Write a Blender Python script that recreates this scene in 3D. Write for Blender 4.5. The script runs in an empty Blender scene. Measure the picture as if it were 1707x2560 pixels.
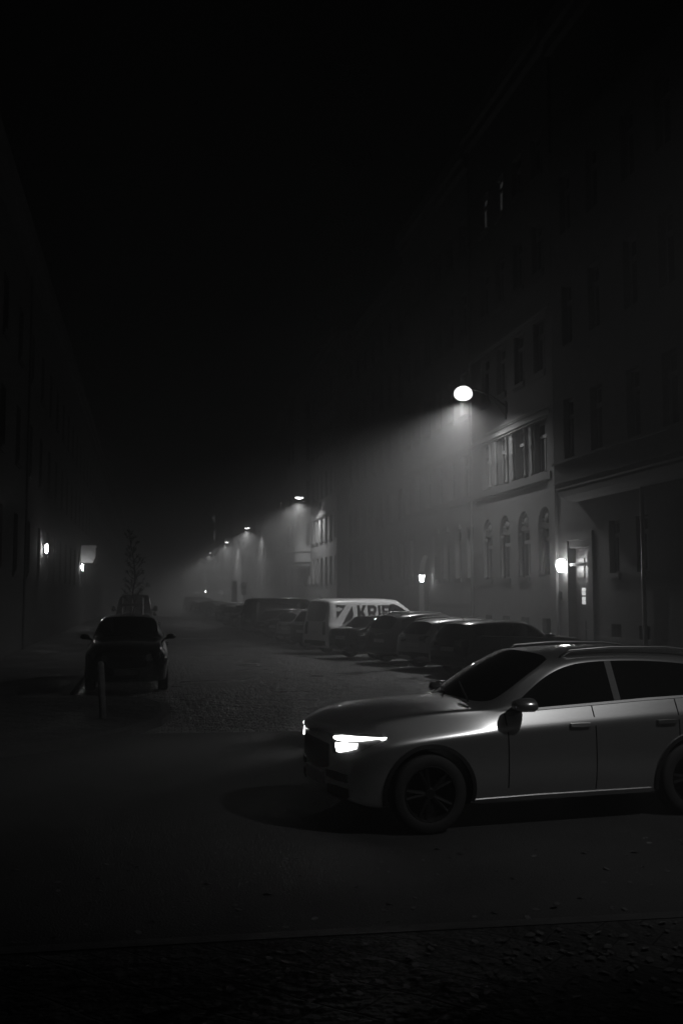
import bpy, bmesh, math, random
from mathutils import Vector, Matrix
from mathutils.bvhtree import BVHTree
R = math.radians
PI = math.pi
rnd = random.Random(7)
scene = bpy.context.scene
COL = scene.collection

# ------------------------------------------------------------------ camera, sky, exposure
TH = 10.955
cam_d = bpy.data.cameras.new('camera')
cam = bpy.data.objects.new('camera', cam_d)
COL.objects.link(cam)
cam_d.sensor_fit = 'VERTICAL'
cam_d.sensor_height = 36.0
cam_d.lens = 35.0
cam_d.clip_start = 0.1
cam_d.clip_end = 2000
cam.location = (0, 0, 2.05)
cam.rotation_euler = (R(90 + 4.82), 0, R(-TH))
scene.camera = cam

world = bpy.data.worlds.new('World')
scene.world = world
world.use_nodes = True
wn = world.node_tree
bg = wn.nodes['Background']
sky = wn.nodes.new('ShaderNodeTexSky')
sky.sky_type = 'NISHITA'
sky.sun_disc = False
sky.sun_elevation = R(3)
sky.sun_rotation = R(200)
bw = wn.nodes.new('ShaderNodeRGBToBW')
wn.links.new(sky.outputs[0], bw.inputs[0])
wn.links.new(bw.outputs[0], bg.inputs['Color'])
bg.inputs['Strength'].default_value = 0.00012

scene.view_settings.view_transform = 'Standard'
scene.view_settings.look = 'None'
scene.view_settings.exposure = 0.0
scene.view_settings.gamma = 1.0
cy = scene.cycles
cy.use_denoising = True
cy.max_bounces = 4
cy.diffuse_bounces = 2
cy.glossy_bounces = 2
cy.transmission_bounces = 2
cy.volume_bounces = 0
cy.sample_clamp_direct = 0
cy.sample_clamp_indirect = 2.0
cy.caustics_reflective = False
cy.caustics_refractive = False
cy.use_adaptive_sampling = False
cy.use_light_tree = True

LAMP_W = 2900.0
HAZE = 0.0175


# ------------------------------------------------------------------ materials
MATS = {}


def mat(name, v=0.3, rough=0.8, metal=0.0, coat=0.0, noise=0.0, scale=4.0, bump=0.0, bscale=30.0, spec=0.5,
        emit=0.0, ev=1.0):
    if name in MATS:
        return MATS[name]
    m = bpy.data.materials.new(name)
    m.use_nodes = True
    nt = m.node_tree
    b = nt.nodes['Principled BSDF']
    b.inputs['Base Color'].default_value = (v, v, v, 1)
    b.inputs['Roughness'].default_value = rough
    b.inputs['Metallic'].default_value = metal
    b.inputs['Specular IOR Level'].default_value = spec
    b.inputs['Coat Weight'].default_value = coat
    b.inputs['Coat Roughness'].default_value = 0.04
    if emit:
        b.inputs['Emission Color'].default_value = (ev, ev, ev, 1)
        b.inputs['Emission Strength'].default_value = emit
    if noise or bump:
        tc = nt.nodes.new('ShaderNodeTexCoord')
    if noise:
        n = nt.nodes.new('ShaderNodeTexNoise')
        n.inputs['Scale'].default_value = scale
        n.inputs['Detail'].default_value = 6
        n.inputs['Roughness'].default_value = 0.65
        nt.links.new(tc.outputs['Object'], n.inputs['Vector'])
        r = nt.nodes.new('ShaderNodeMapRange')
        r.inputs['From Min'].default_value = 0.3
        r.inputs['From Max'].default_value = 0.7
        r.inputs['To Min'].default_value = v * (1 - noise)
        r.inputs['To Max'].default_value = v * (1 + noise)
        nt.links.new(n.outputs['Fac'], r.inputs['Value'])
        nt.links.new(r.outputs[0], b.inputs['Base Color'])
    if bump:
        n2 = nt.nodes.new('ShaderNodeTexNoise')
        n2.inputs['Scale'].default_value = bscale
        n2.inputs['Detail'].default_value = 4
        nt.links.new(tc.outputs['Object'], n2.inputs['Vector'])
        bp = nt.nodes.new('ShaderNodeBump')
        bp.inputs['Strength'].default_value = bump
        bp.inputs['Distance'].default_value = 0.02
        nt.links.new(n2.outputs['Fac'], bp.inputs['Height'])
        nt.links.new(bp.outputs[0], b.inputs['Normal'])
    MATS[name] = m
    return m


def setts_mat(name, v, bw_, bh, mortar, rough, rot=0.0, bump=1.0, dark=0.4):
    """rows of stone setts with worn faces and deep joints"""
    m = bpy.data.materials.new(name)
    m.use_nodes = True
    nt = m.node_tree
    L = nt.links
    b = nt.nodes['Principled BSDF']
    tc = nt.nodes.new('ShaderNodeTexCoord')
    mp = nt.nodes.new('ShaderNodeMapping')
    mp.inputs['Rotation'].default_value = (0, 0, rot)
    L.new(tc.outputs['Object'], mp.inputs['Vector'])
    dn = nt.nodes.new('ShaderNodeTexNoise')
    dn.inputs['Scale'].default_value = 1.3
    dn.inputs['Detail'].default_value = 3
    L.new(mp.outputs[0], dn.inputs['Vector'])
    sc = nt.nodes.new('ShaderNodeVectorMath')
    sc.operation = 'SCALE'
    sc.inputs['Scale'].default_value = 0.16
    L.new(dn.outputs['Color'], sc.inputs[0])
    ad = nt.nodes.new('ShaderNodeVectorMath')
    ad.operation = 'ADD'
    L.new(mp.outputs[0], ad.inputs[0])
    L.new(sc.outputs[0], ad.inputs[1])
    br = nt.nodes.new('ShaderNodeTexBrick')
    br.inputs['Scale'].default_value = 1.0
    br.inputs['Brick Width'].default_value = bw_
    br.inputs['Row Height'].default_value = bh
    br.inputs['Mortar Size'].default_value = mortar
    br.inputs['Mortar Smooth'].default_value = 0.9
    br.inputs['Bias'].default_value = 0.0
    br.inputs['Color1'].default_value = (v * 0.55, ) * 3 + (1,)
    br.inputs['Color2'].default_value = (v * 1.5, ) * 3 + (1,)
    br.inputs['Mortar'].default_value = (v * dark, ) * 3 + (1,)
    L.new(ad.outputs[0], br.inputs['Vector'])
    n = nt.nodes.new('ShaderNodeTexNoise')
    n.inputs['Scale'].default_value = 0.5
    n.inputs['Detail'].default_value = 8
    L.new(tc.outputs['Object'], n.inputs['Vector'])
    mr = nt.nodes.new('ShaderNodeMapRange')
    mr.inputs['From Min'].default_value = 0.3
    mr.inputs['From Max'].default_value = 0.7
    mr.inputs['To Min'].default_value = 0.6
    mr.inputs['To Max'].default_value = 1.25
    L.new(n.outputs['Fac'], mr.inputs['Value'])
    mx = nt.nodes.new('ShaderNodeMix')
    mx.data_type = 'RGBA'
    mx.blend_type = 'MULTIPLY'
    mx.inputs['Factor'].default_value = 1.0
    L.new(br.outputs['Color'], mx.inputs['A'])
    L.new(mr.outputs[0], mx.inputs['B'])
    L.new(mx.outputs['Result'], b.inputs['Base Color'])
    b.inputs['Roughness'].default_value = rough
    hn = nt.nodes.new('ShaderNodeTexNoise')
    hn.inputs['Scale'].default_value = 9.0
    hn.inputs['Detail'].default_value = 5
    L.new(tc.outputs['Object'], hn.inputs['Vector'])
    inv = nt.nodes.new('ShaderNodeMath')
    inv.operation = 'MULTIPLY_ADD'
    inv.inputs[1].default_value = -1.0
    inv.inputs[2].default_value = 1.0
    L.new(br.outputs['Fac'], inv.inputs[0])
    ma = nt.nodes.new('ShaderNodeMath')
    ma.operation = 'MULTIPLY_ADD'
    ma.inputs[1].default_value = 0.9
    L.new(hn.outputs['Fac'], ma.inputs[0])
    L.new(inv.outputs[0], ma.inputs[2])
    bp = nt.nodes.new('ShaderNodeBump')
    bp.inputs['Strength'].default_value = bump
    bp.inputs['Distance'].default_value = 0.1
    b2w = nt.nodes.new('ShaderNodeRGBToBW')
    L.new(br.outputs['Color'], b2w.inputs[0])
    mb2 = nt.nodes.new('ShaderNodeMath')
    mb2.operation = 'MULTIPLY_ADD'
    mb2.inputs[1].default_value = 5.0
    L.new(b2w.outputs[0], mb2.inputs[0])
    L.new(ma.outputs[0], mb2.inputs[2])
    un = nt.nodes.new('ShaderNodeTexNoise')
    un.inputs['Scale'].default_value = 2.2
    un.inputs['Detail'].default_value = 4
    un.inputs['Roughness'].default_value = 0.7
    L.new(tc.outputs['Object'], un.inputs['Vector'])
    mu = nt.nodes.new('ShaderNodeMath')
    mu.operation = 'MULTIPLY_ADD'
    mu.inputs[1].default_value = 3.5
    L.new(un.outputs['Fac'], mu.inputs[0])
    L.new(mb2.outputs[0], mu.inputs[2])
    L.new(mu.outputs[0], bp.inputs['Height'])
    rr = nt.nodes.new('ShaderNodeMapRange')
    rr.inputs['From Min'].default_value = 0.35
    rr.inputs['From Max'].default_value = 0.65
    rr.inputs['To Min'].default_value = rough * 0.55
    rr.inputs['To Max'].default_value = min(1.0, rough * 1.35)
    L.new(n.outputs['Fac'], rr.inputs['Value'])
    L.new(rr.outputs[0], b.inputs['Roughness'])
    L.new(bp.outputs[0], b.inputs['Normal'])
    return m


M_ROAD = setts_mat('cobble_setts', 0.15, 0.21, 0.16, 0.014, 0.42, rot=0.0)
M_PAVE = setts_mat('small_mosaic_paving', 0.035, 0.34, 0.34, 0.01, 0.95, rot=R(45), bump=0.4)
M_KERB = mat('granite_kerb', 0.045, 0.7, noise=0.3, scale=6, bump=0.3)
M_GROUND = mat('earth', 0.06, 0.95, noise=0.3)
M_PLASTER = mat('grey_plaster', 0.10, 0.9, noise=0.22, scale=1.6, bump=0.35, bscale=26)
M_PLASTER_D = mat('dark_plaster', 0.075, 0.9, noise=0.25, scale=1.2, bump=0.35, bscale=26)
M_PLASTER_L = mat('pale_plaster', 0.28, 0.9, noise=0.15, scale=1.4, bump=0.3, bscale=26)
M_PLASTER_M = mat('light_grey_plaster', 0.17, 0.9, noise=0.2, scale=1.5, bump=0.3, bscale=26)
M_STONE = mat('trim_stone', 0.12, 0.85, noise=0.25, scale=5, bump=0.4)
M_SILL = mat('dark_sill', 0.07, 0.7, noise=0.2)
M_ROOF = mat('roof_tiles', 0.08, 0.8, noise=0.3, scale=9, bump=0.5)
M_FRAME = mat('painted_window_frame', 0.14, 0.55, noise=0.1)
M_GLASS = mat('dark_window_glass', 0.015, 0.06, spec=0.5)
M_WOOD = mat('dark_door_wood', 0.06, 0.5, noise=0.3, scale=8)
M_METAL = mat('grey_metal', 0.25, 0.45, metal=0.8, noise=0.15)
M_DARKMETAL = mat('black_metal', 0.03, 0.45, metal=0.3)
M_ZINC = mat('zinc_pipe', 0.4, 0.5, metal=0.5, noise=0.2)
M_BARK = mat('bark', 0.07, 0.9, noise=0.4, scale=20, bump=0.6)
M_STAKE = mat('raw_stake_wood', 0.35, 0.8, noise=0.3, scale=15)
M_LEAF = mat('withered_leaves', 0.06, 0.8)
M_LITTER = mat('fallen_leaves', 0.07, 0.55, noise=0.7, scale=2.5)
M_TYRE = mat('tyre_rubber', 0.02, 0.75)
M_RIM = mat('alloy_rim', 0.3, 0.35, metal=0.9)
M_LINER = mat('wheel_well', 0.01, 0.95, spec=0.1)
M_TRIM = mat('black_trim', 0.015, 0.5)
M_CARGLASS = mat('tinted_car_glass', 0.006, 0.03, coat=0.2)
M_SILVER = mat('silver_car_paint', 0.78, 0.25, metal=0.92, coat=0.6)
M_BLACKP = mat('black_car_paint', 0.012, 0.22, metal=0.0, coat=1.0)
M_GREYP = mat('grey_car_paint', 0.10, 0.3, metal=0.4, coat=1.0)
M_PALEP = mat('pale_car_paint', 0.45, 0.3, metal=0.4, coat=1.0)
M_WHITEP = mat('white_van_paint', 0.75, 0.3, coat=0.6)
M_DARKV = mat('dark_van_paint', 0.03, 0.25, coat=1.0)
M_REDL = mat('tail_lamp_glass', 0.12, 0.12, coat=1.0)
M_LAMPG = mat('head_lamp_glass', 0.5, 0.08, metal=0.7, coat=1.0)
M_PLATE = mat('number_plate', 0.6, 0.4)
M_LETTER = mat('black_lettering', 0.015, 0.5)
M_SIGNW = mat('white_sign', 0.7, 0.4)
M_SIGNB = mat('blue_sign', 0.12, 0.4)
M_DRL = mat('lit_headlamp', 0.8, 0.3, emit=7.0)
M_LAMPGLOW = mat('street_lamp_glow', 0.8, 0.4, emit=3.0)
M_LAMPGLOW2 = mat('far_lamp_glow', 0.8, 0.4, emit=20.0)
M_GLOBE = mat('lit_globe', 0.8, 0.4, emit=18.0)
M_DOORLIT = mat('lit_door_pane', 0.5, 0.5, emit=0.75)
M_WINDIM = mat('dim_lit_pane', 0.3, 0.5, emit=0.022)
M_WINLIT = mat('lit_pane', 0.4, 0.5, emit=0.6)
for mm in (M_LAMPGLOW, M_LAMPGLOW2, M_GLOBE, M_DRL):
    mm.cycles.emission_sampling = 'NONE'


# ------------------------------------------------------------------ mesh helpers
class MB:
    def __init__(self):
        self.v, self.f, self.m = [], [], []

    def quad(self, pts, mi=0):
        n = len(self.v)
        self.v += [tuple(p) for p in pts]
        self.f.append(tuple(range(n, n + len(pts))))
        self.m.append(mi)

    def box(self, x0, x1, y0, y1, z0, z1, mi=0, skip=''):
        n = len(self.v)
        self.v += [(x0, y0, z0), (x1, y0, z0), (x1, y1, z0), (x0, y1, z0), (x0, y0, z1), (x1, y0, z1), (x1, y1, z1), (x0, y1, z1)]
        for k, q in {'b': (0, 3, 2, 1), 't': (4, 5, 6, 7), 's': (0, 1, 5, 4), 'e': (1, 2, 6, 5), 'n': (2, 3, 7, 6), 'w': (3, 0, 4, 7)}.items():
            if k not in skip:
                self.f.append(tuple(n + i for i in q))
                self.m.append(mi)

    def tube(self, pts, rad, n=8, mi=0, cap=True):
        pts = [Vector(p) for p in pts]
        rads = rad if isinstance(rad, (list, tuple)) else [rad] * len(pts)
        base = len(self.v)
        for i, p in enumerate(pts):
            d = (pts[min(i + 1, len(pts) - 1)] - pts[max(i - 1, 0)]).normalized()
            a = d.orthogonal().normalized() if i == 0 else (a - d * a.dot(d)).normalized()
            c = d.cross(a)
            for k in range(n):
                t = 2 * PI * k / n
                self.v.append(tuple(p + (a * math.cos(t) + c * math.sin(t)) * rads[i]))
        for i in range(len(pts) - 1):
            for k in range(n):
                a0 = base + i * n + k
                a1 = base + i * n + (k + 1) % n
                self.f.append((a0, a1, a1 + n, a0 + n))
                self.m.append(mi)
        if cap:
            self.f.append(tuple(base + k for k in reversed(range(n))))
            self.m.append(mi)
            e = base + (len(pts) - 1) * n
            self.f.append(tuple(e + k for k in range(n)))
            self.m.append(mi)

    def lathe(self, prof, n=24, axis='z', c=(0, 0, 0), mi=0, closed=False):
        """prof: (radius, height) pairs"""
        base = len(self.v)
        for (r, h) in prof:
            for k in range(n):
                t = 2 * PI * k / n
                p = (r * math.cos(t), r * math.sin(t), h)
                if axis == 'y':
                    p = (p[0], p[2], p[1])
                elif axis == 'x':
                    p = (p[2], p[0], p[1])
                self.v.append((p[0] + c[0], p[1] + c[1], p[2] + c[2]))
        m = len(prof)
        for i in range(m if closed else m - 1):
            j = (i + 1) % m
            for k in range(n):
                k2 = (k + 1) % n
                self.f.append((base + i * n + k, base + i * n + k2, base + j * n + k2, base + j * n + k))
                self.m.append(mi)

    def build(self, name, mats, parent=None, smooth=False, loc=(0, 0, 0), rotz=0.0, fixn=True):
        me = bpy.data.meshes.new(name)
        me.from_pydata(self.v, [], self.f)
        ml = mats if isinstance(mats, (list, tuple)) else [mats]
        for x in ml:
            me.materials.append(x)
        for p, mi in zip(me.polygons, self.m):
            p.material_index = mi
            p.use_smooth = smooth
        if fixn:
            bm = bmesh.new()
            bm.from_mesh(me)
            bmesh.ops.remove_doubles(bm, verts=bm.verts, dist=1e-5)
            bmesh.ops.recalc_face_normals(bm, faces=bm.faces)
            bm.to_mesh(me)
            bm.free()
        return link(name, me, parent, loc, rotz)


def link(name, data, parent=None, loc=(0, 0, 0), rotz=0.0):
    o = bpy.data.objects.new(name, data)
    COL.objects.link(o)
    o.location = loc
    o.rotation_euler = (0, 0, rotz)
    if parent:
        o.parent = parent
    return o


def tag(o, label=None, cat=None, group=None, kind=None):
    for k, v in (('label', label), ('category', cat), ('group', group), ('kind', kind)):
        if v:
            o[k] = v
    return o


def thing(name, label, cat, loc=(0, 0, 0), rotz=0.0, group=None):
    return tag(link(name, None, None, loc, rotz), label, cat, group)


def copy_tree(o, parent=None):
    c = o.copy()
    COL.objects.link(c)
    c.parent = parent
    for ch in KIDS.get(o.name, []) if False else [x for x in o.children]:
        copy_tree(ch, c)
    return c


KIDS = {}

# ------------------------------------------------------------------ ground
XF = 12.8          # right facade plane
K = XF / 14.0
XL = -4.5          # left facade plane

g = MB()
g.quad([(-90, -25, -0.02), (110, -25, -0.02), (110, 420, -0.02), (-90, 420, -0.02)])
tag(g.build('ground', M_GROUND), kind='structure')
g = MB()
g.quad([(-60, -20, 0), (80, -20, 0), (80, 400, 0), (-60, 400, 0)])
tag(g.build('cobbled_road', M_ROAD), kind='structure')


M_ASPH = mat('worn_asphalt', 0.03, 0.85, noise=0.35, scale=0.7, bump=0.5, bscale=60)
g = MB()
g.quad([(-60, -20, 0.004), (80, -20, 0.004), (80, 14.6, 0.004), (14.0, 14.6, 0.004), (4.0, 15.1, 0.004), (-1.0, 15.4, 0.004), (-60, 15.4, 0.004)])
tag(g.build('asphalt_road', M_ASPH), kind='structure')


def pavement(name, outline, h=0.12):
    """raised paving with a granite kerb along its edge: outline counter-clockwise"""
    def offset(pts, d):
        out = []
        n = len(pts)
        for i in range(n):
            a, b, c = Vector(pts[i - 1]), Vector(pts[i]), Vector(pts[(i + 1) % n])
            d1 = (b - a).normalized()
            d2 = (c - b).normalized()
            n1 = Vector((-d1.y, d1.x))
            n2 = Vector((-d2.y, d2.x))
            m = (n1 + n2).normalized()
            out.append(tuple(b + m * d / max(0.3, m.dot(n1))))
        return out
    inner = offset(outline, 0.16)
    m = MB()
    m.quad([(x, y, h - 0.004) for x, y in inner])
    o = m.build(name, M_PAVE)
    tag(o, kind='structure')
    kb = MB()
    n = len(outline)
    for i in range(n):
        j = (i + 1) % n
        a, b, c, d = outline[i], outline[j], inner[j], inner[i]
        kb.quad([(a[0], a[1], -0.01), (b[0], b[1], -0.01), (b[0], b[1], h - 0.015), (a[0], a[1], h - 0.015)])
        kb.quad([(a[0], a[1], h - 0.015), (b[0], b[1], h - 0.015), (c[0], c[1], h), (d[0], d[1], h)])
    kb.build('kerb', M_KERB, o)
    return o


def arc(cx, cy_, r, a0, a1, n=8):
    return [(cx + r * math.cos(R(a0 + (a1 - a0) * i / n)), cy_ + r * math.sin(R(a0 + (a1 - a0) * i / n))) for i in range(n + 1)]


# left pavement (bulges out at the corner ahead of the parked cars)
left_out = [(-50, 11.0), (-6, 12.2), (-3.6, 12.6), (-1.9, 13.3), (-0.9, 14.1), (-0.2, 15.1), (0.25, 16.2), (0.42, 17.3), (0.4, 18.6),
            (0.1, 19.6), (-0.6, 20.2), (-1.5, 20.6), (-1.5, 390), (-50, 390)]
pavement('left_pavement', left_out)
right_out = [(70, 14.0), (70, 390), (12.0, 390), (12.0, 20.5), (11.4, 19.6), (11.6, 17.2), (12.6, 15.2), (14.4, 14.0)]
pavement('right_pavement', right_out)
pavement('near_pavement', [(-50, -19), (70, -19), (70, 5.2), (3.3, 5.84), (1.0, 5.93), (-50, 7.2)])

# leaves on the near pavement
lv = MB()
for i in range(2600):
    x = rnd.uniform(-3.0, 9.0)
    y = 5.6 - abs(rnd.gauss(0, 1.0)) * 1.5 if i < 2300 else rnd.uniform(5.9, 8)
    z = 0.125 if y < 5.75 else 0.006
    s = rnd.uniform(0.014, 0.036)
    a = rnd.uniform(0, 2 * PI)
    t = rnd.uniform(-0.5, 0.5)
    c, sn = math.cos(a), math.sin(a)
    pts = []
    for (u, v, w) in ((-1, 0, 0.0), (-0.3, 0.6, 0.2), (0.5, 0.5, 0.3), (1.1, 0, 0.1), (0.5, -0.5, 0.0), (-0.3, -0.6, 0.0)):
        pts.append((x + s * (u * c - v * sn), y + s * (u * sn + v * c), z + s * (w + 0.4 * abs(t) * (v * t + 0.5))))
    lv.quad(pts)
tag(lv.build('leaf_litter', M_LITTER), 'withered leaves scattered over the dark near pavement', 'leaves', kind='stuff')

# ------------------------------------------------------------------ buildings
MESHC = {}


def opening_wall(mb, y0, y1, z0, z1, ops, depth=0.28, x=0.0, mi=0):
    """front face at plane x with holes; ops: (ya, yb, za, zb, arch) ; reveals go inwards (+x)"""
    ys = sorted({y0, y1, *[o[0] for o in ops], *[o[1] for o in ops]})
    zs = sorted({z0, z1, *[o[2] for o in ops], *[o[3] for o in ops]})
    for i in range(len(ys) - 1):
        for j in range(len(zs) - 1):
            ym, zm = (ys[i] + ys[i + 1]) / 2, (zs[j] + zs[j + 1]) / 2
            if any(o[0] < ym < o[1] and o[2] < zm < o[3] for o in ops):
                continue
            mb.quad([(x, ys[i], zs[j]), (x, ys[i + 1], zs[j]), (x, ys[i + 1], zs[j + 1]), (x, ys[i], zs[j + 1])], mi)
    for o in ops:
        a, b, c, d = o[:4]
        arch = len(o) > 4 and o[4]
        xd = x + depth
        mb.quad([(x, a, c), (x, b, c), (xd, b, c), (xd, a, c)], mi)
        if not arch:
            for yy in (a, b):
                mb.quad([(x, yy, c), (x, yy, d), (xd, yy, d), (xd, yy, c)], mi)
            mb.quad([(x, a, d), (x, b, d), (xd, b, d), (xd, a, d)], mi)
        else:
            r = (b - a) / 2
            ym = (a + b) / 2
            sp = d - r * 1.05
            for yy in (a, b):
                mb.quad([(x, yy, c), (x, yy, sp), (xd, yy, sp), (xd, yy, c)], mi)
            n = 10
            P = [(ym - r * math.cos(PI * k / n), sp + (d - sp) * math.sin(PI * k / n)) for k in range(n + 1)]
            for k in range(n):
                p, q = P[k], P[k + 1]
                mb.quad([(x, *p), (x, *q), (xd, *q), (xd, *p)], mi)
                mb.quad([(x, *p), (x, *q), (x, q[0], d), (x, p[0], d)], mi)


def window_meshes(w, h, tr=0.72, mull=True):
    key = (round(w, 2), round(h, 2), tr, mull)
    if key in MESHC:
        return MESHC[key]
    f = MB()
    t = 0.07
    x0, x1 = 0.17, 0.235
    f.box(x0, x1, -w / 2, -w / 2 + t, 0, h)
    f.box(x0, x1, w / 2 - t, w / 2, 0, h)
    f.box(x0, x1, -w / 2 + t, w / 2 - t, 0, t)
    f.box(x0, x1, -w / 2 + t, w / 2 - t, h - t, h)
    f.box(x0 - 0.03, x1, -w / 2 + t, w / 2 - t, h * tr - 0.06, h * tr + 0.06)
    if mull:
        f.box(x0 - 0.015, x1, -0.045, 0.045, t, h * tr - 0.06)
        f.box(x0 + 0.01, x1, -0.025, 0.025, h * tr + 0.06, h - t)
    o = f.build('window', M_FRAME)
    fm = o.data
    bpy.data.objects.remove(o)
    p = MB()
    p.box(0.215, 0.225, -w / 2 + 0.02, w / 2 - 0.02, 0.02, h - 0.02)
    o = p.build('pane', M_GLASS)
    pm = o.data
    bpy.data.objects.remove(o)
    s = MB()
    s.box(-0.09, 0.17, -w / 2 - 0.05, w / 2 + 0.05, -0.13, -0.002)
    s.box(-0.05, 0.10, -w / 2 + 0.0, w / 2 - 0.0, -0.2, -0.13)
    o = s.build('sill', M_SILL)
    sm = o.data
    bpy.data.objects.remove(o)
    MESHC[key] = (fm, pm, sm)
    return MESHC[key]


def add_window(parent, x, ya, yb, za, zb, pane=None, detail=True, tr=0.72, mull=True, sill=True):
    fm, pm, sm = window_meshes(yb - ya, zb - za, tr, mull)
    w = link('window', fm, parent, (x, (ya + yb) / 2, za))
    if pane:
        pm = pm.copy()
        pm.materials[0] = pane
    link('pane', pm, w)
    if sill and detail:
        link('sill', sm, w)
    return w


def building(label, X, ya, yb, zt, rows, cols, side=1, mat_=None, skip=None, extra=None, name='apartment_building',
             ww=1.05, detail=True, plinth=1.1, depth=12.0, lit=None, group=None, ground=None):
    """rows: (za, zb) of window rows; cols: window centres along the street; coordinates are world"""
    mat_ = mat_ or M_PLASTER
    L = yb - ya
    if side > 0:
        root = thing(name, label, 'building', (X, ya, 0), 0, group)
        loc = lambda y: y - ya
    else:
        root = thing(name, label, 'building', (X, yb, 0), PI, group)
        loc = lambda y: yb - y
    ops = []
    wins = []
    for (za, zb) in rows:
        for c in cols:
            if skip and skip(c, za):
                continue
            y = loc(c)
            ops.append((y - ww / 2, y + ww / 2, za, zb))
            wins.append((c, y - ww / 2, y + ww / 2, za, zb))
    for o in (extra or []):
        a, b = sorted((loc(o[0]), loc(o[1])))
        ops.append((a, b) + tuple(o[2:]))
    m = MB()
    opening_wall(m, 0, L, 0.0, zt, ops)
    m.box(0.30, depth, 0.0, L, 0.0, zt, skip='w')
    m.quad([(0.0, 0, 0), (0.3, 0, 0), (0.3, 0, zt), (0, 0, zt)])
    m.quad([(0.0, L, 0), (0.3, L, 0), (0.3, L, zt), (0, L, zt)])
    m.quad([(0.3, 0, 0), (0.3, L, 0), (0.3, L, zt), (0.3, 0, zt)])
    m.build('wall', mat_, root, fixn=False)
    r = MB()
    e = 0.35
    r.quad([(-e, 0, zt + 0.35), (-e, L, zt + 0.35), (depth * 0.45, L, zt + 4.2), (depth * 0.45, 0, zt + 4.2)])
    r.quad([(depth, 0, zt + 0.35), (depth, L, zt + 0.35), (depth * 0.45, L, zt + 4.2), (depth * 0.45, 0, zt + 4.2)])
    for yy in (0.02, L - 0.02):
        r.quad([(-e, yy, zt + 0.34), (depth, yy, zt + 0.34), (depth * 0.45, yy, zt + 4.18)])
    r.build('roof', M_ROOF, root)
    c = MB()
    c.box(-0.42, 0.0, 0.003, L - 0.003, zt - 0.25, zt + 0.3)
    c.box(-0.24, -0.003, 0.005, L - 0.005, zt - 0.6, zt - 0.255)
    c.build('cornice', M_STONE, root)
    for (cw, a, b, za, zb) in wins:
        pane = lit(cw, za) if lit else None
        add_window(root, 0, a, b, za, zb, pane, detail)
    return root, loc


def kz(z):
    return 2.05 + (z - 2.05) * K


ROWS = [(kz(6.52), kz(8.42)), (kz(10.25), kz(12.2)), (kz(14.0), kz(15.95)), (kz(17.75), kz(19.35))]


def band(root, loc, ya, yb, za, zb, proud, m=M_STONE, name='string_course'):
    a, b = sorted((loc(ya), loc(yb)))
    o = MB()
    o.box(-proud, -0.002, a, b, za, zb)
    o.box(-proud * 0.6, -0.003, a + 0.01, b - 0.01, za - 0.07, za - 0.001)
    return o.build(name, m, root)


# --- building with the door and the oriel, nearest on the right
b1y0, b1y1 = 15.5, 32.62 * K
wy = [28.35, 26.6, 23.6, 21.9, 19.4]
b1, l1 = building('tall dark house at the right edge with an oriel over its lit doorway', XF, b1y0, b1y1, 20.5,
                  [(kz(2.75), kz(4.38))], [y * K for y in wy], ww=0.66,
                  extra=[(30.15 * K, 31.75 * K, 0.0, kz(3.66))] +
                        [(y * K - 0.3, y * K + 0.3, 0.35, kz(1.19)) for y in wy], detail=True)
for y in wy:     # cellar windows
    c = l1(y * K)
    f = MB()
    f.box(0.16, 0.2, c - 0.3, c + 0.3, 0.35, kz(1.19))
    cw = f.build('cellar_window', M_GLASS, b1)
    f = MB()
    for k in range(5):
        f.tube([(0.08, c - 0.24 + k * 0.12, 0.35), (0.08, c - 0.24 + k * 0.12, kz(1.19))], 0.012, 6)
    f.build('grille', M_DARKMETAL, cw)
# oriel
ox = -0.73
ob0, ob1 = l1(20.2 * K), l1(30.95 * K)
m = MB()
cols = [29.75, 27.75, 25.4, 23.4, 21.4]
ops = []
for (za, zb) in ROWS[:3]:
    for c in cols:
        y = l1(c * K)
        ops.append((y - 0.36, y + 0.36, za - 0.05, zb))
opening_wall(m, ob0, ob1, kz(5.75), 15.8, ops, 0.25, x=ox)
m.quad([(ox, ob0, kz(5.75)), (0, ob0, kz(5.75)), (0, ob0, 15.8), (ox, ob0, 15.8)])
m.quad([(ox, ob1, kz(5.75)), (0, ob1, kz(5.75)), (0, ob1, 15.8), (ox, ob1, 15.8)])
m.quad([(ox, ob0, 15.8), (ox, ob1, 15.8), (0, ob1, 16.5), (0, ob0, 16.5)])
m.quad([(ox + 0.27, ob0, kz(5.75)), (ox + 0.27, ob1, kz(5.75)), (ox + 0.27, ob1, 15.8), (ox + 0.27, ob0, 15.8)])
orl = m.build('oriel', M_PLASTER, b1, fixn=False)
m = MB()
prof = [(0.0, 0.0), (0.0, -0.16), (0.08, -0.2), (0.08, -0.27), (0.2, -0.4), (0.45, -0.5), (0.6, -0.52), (0.73, -0.52)]
for i in range(len(prof) - 1):
    (xa, za), (xb, zb) = prof[i], prof[i + 1]
    m.quad([(ox + xa, ob0, kz(5.75) + za), (ox + xa, ob1, kz(5.75) + za), (ox + xb, ob1, kz(5.75) + zb), (ox + xb, ob0, kz(5.75) + zb)])
for yy in (ob0, ob1):
    m.quad([(ox + a, yy, kz(5.75) + b) for a, b in prof] + [(0, yy, kz(5.75))])
m.build('corbel', M_STONE, orl)
m = MB()
m.box(ox - 0.09, -0.003, ob0 - 0.08, ob1 + 0.08, kz(6.36), kz(6.44))
m.box(ox - 0.05, -0.004, ob0 - 0.05, ob1 + 0.05, kz(5.72), kz(5.80))
m.build('ledge', M_STONE, orl)
for (za, zb) in ROWS[:3]:
    for c in cols:
        y = l1(c * K)
        fm, pm, sm = window_meshes(0.72, zb - za + 0.05, 0.7, False)
        w = link('window', fm, b1, (ox, y, za - 0.05))
        link('pane', pm, w)
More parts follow.
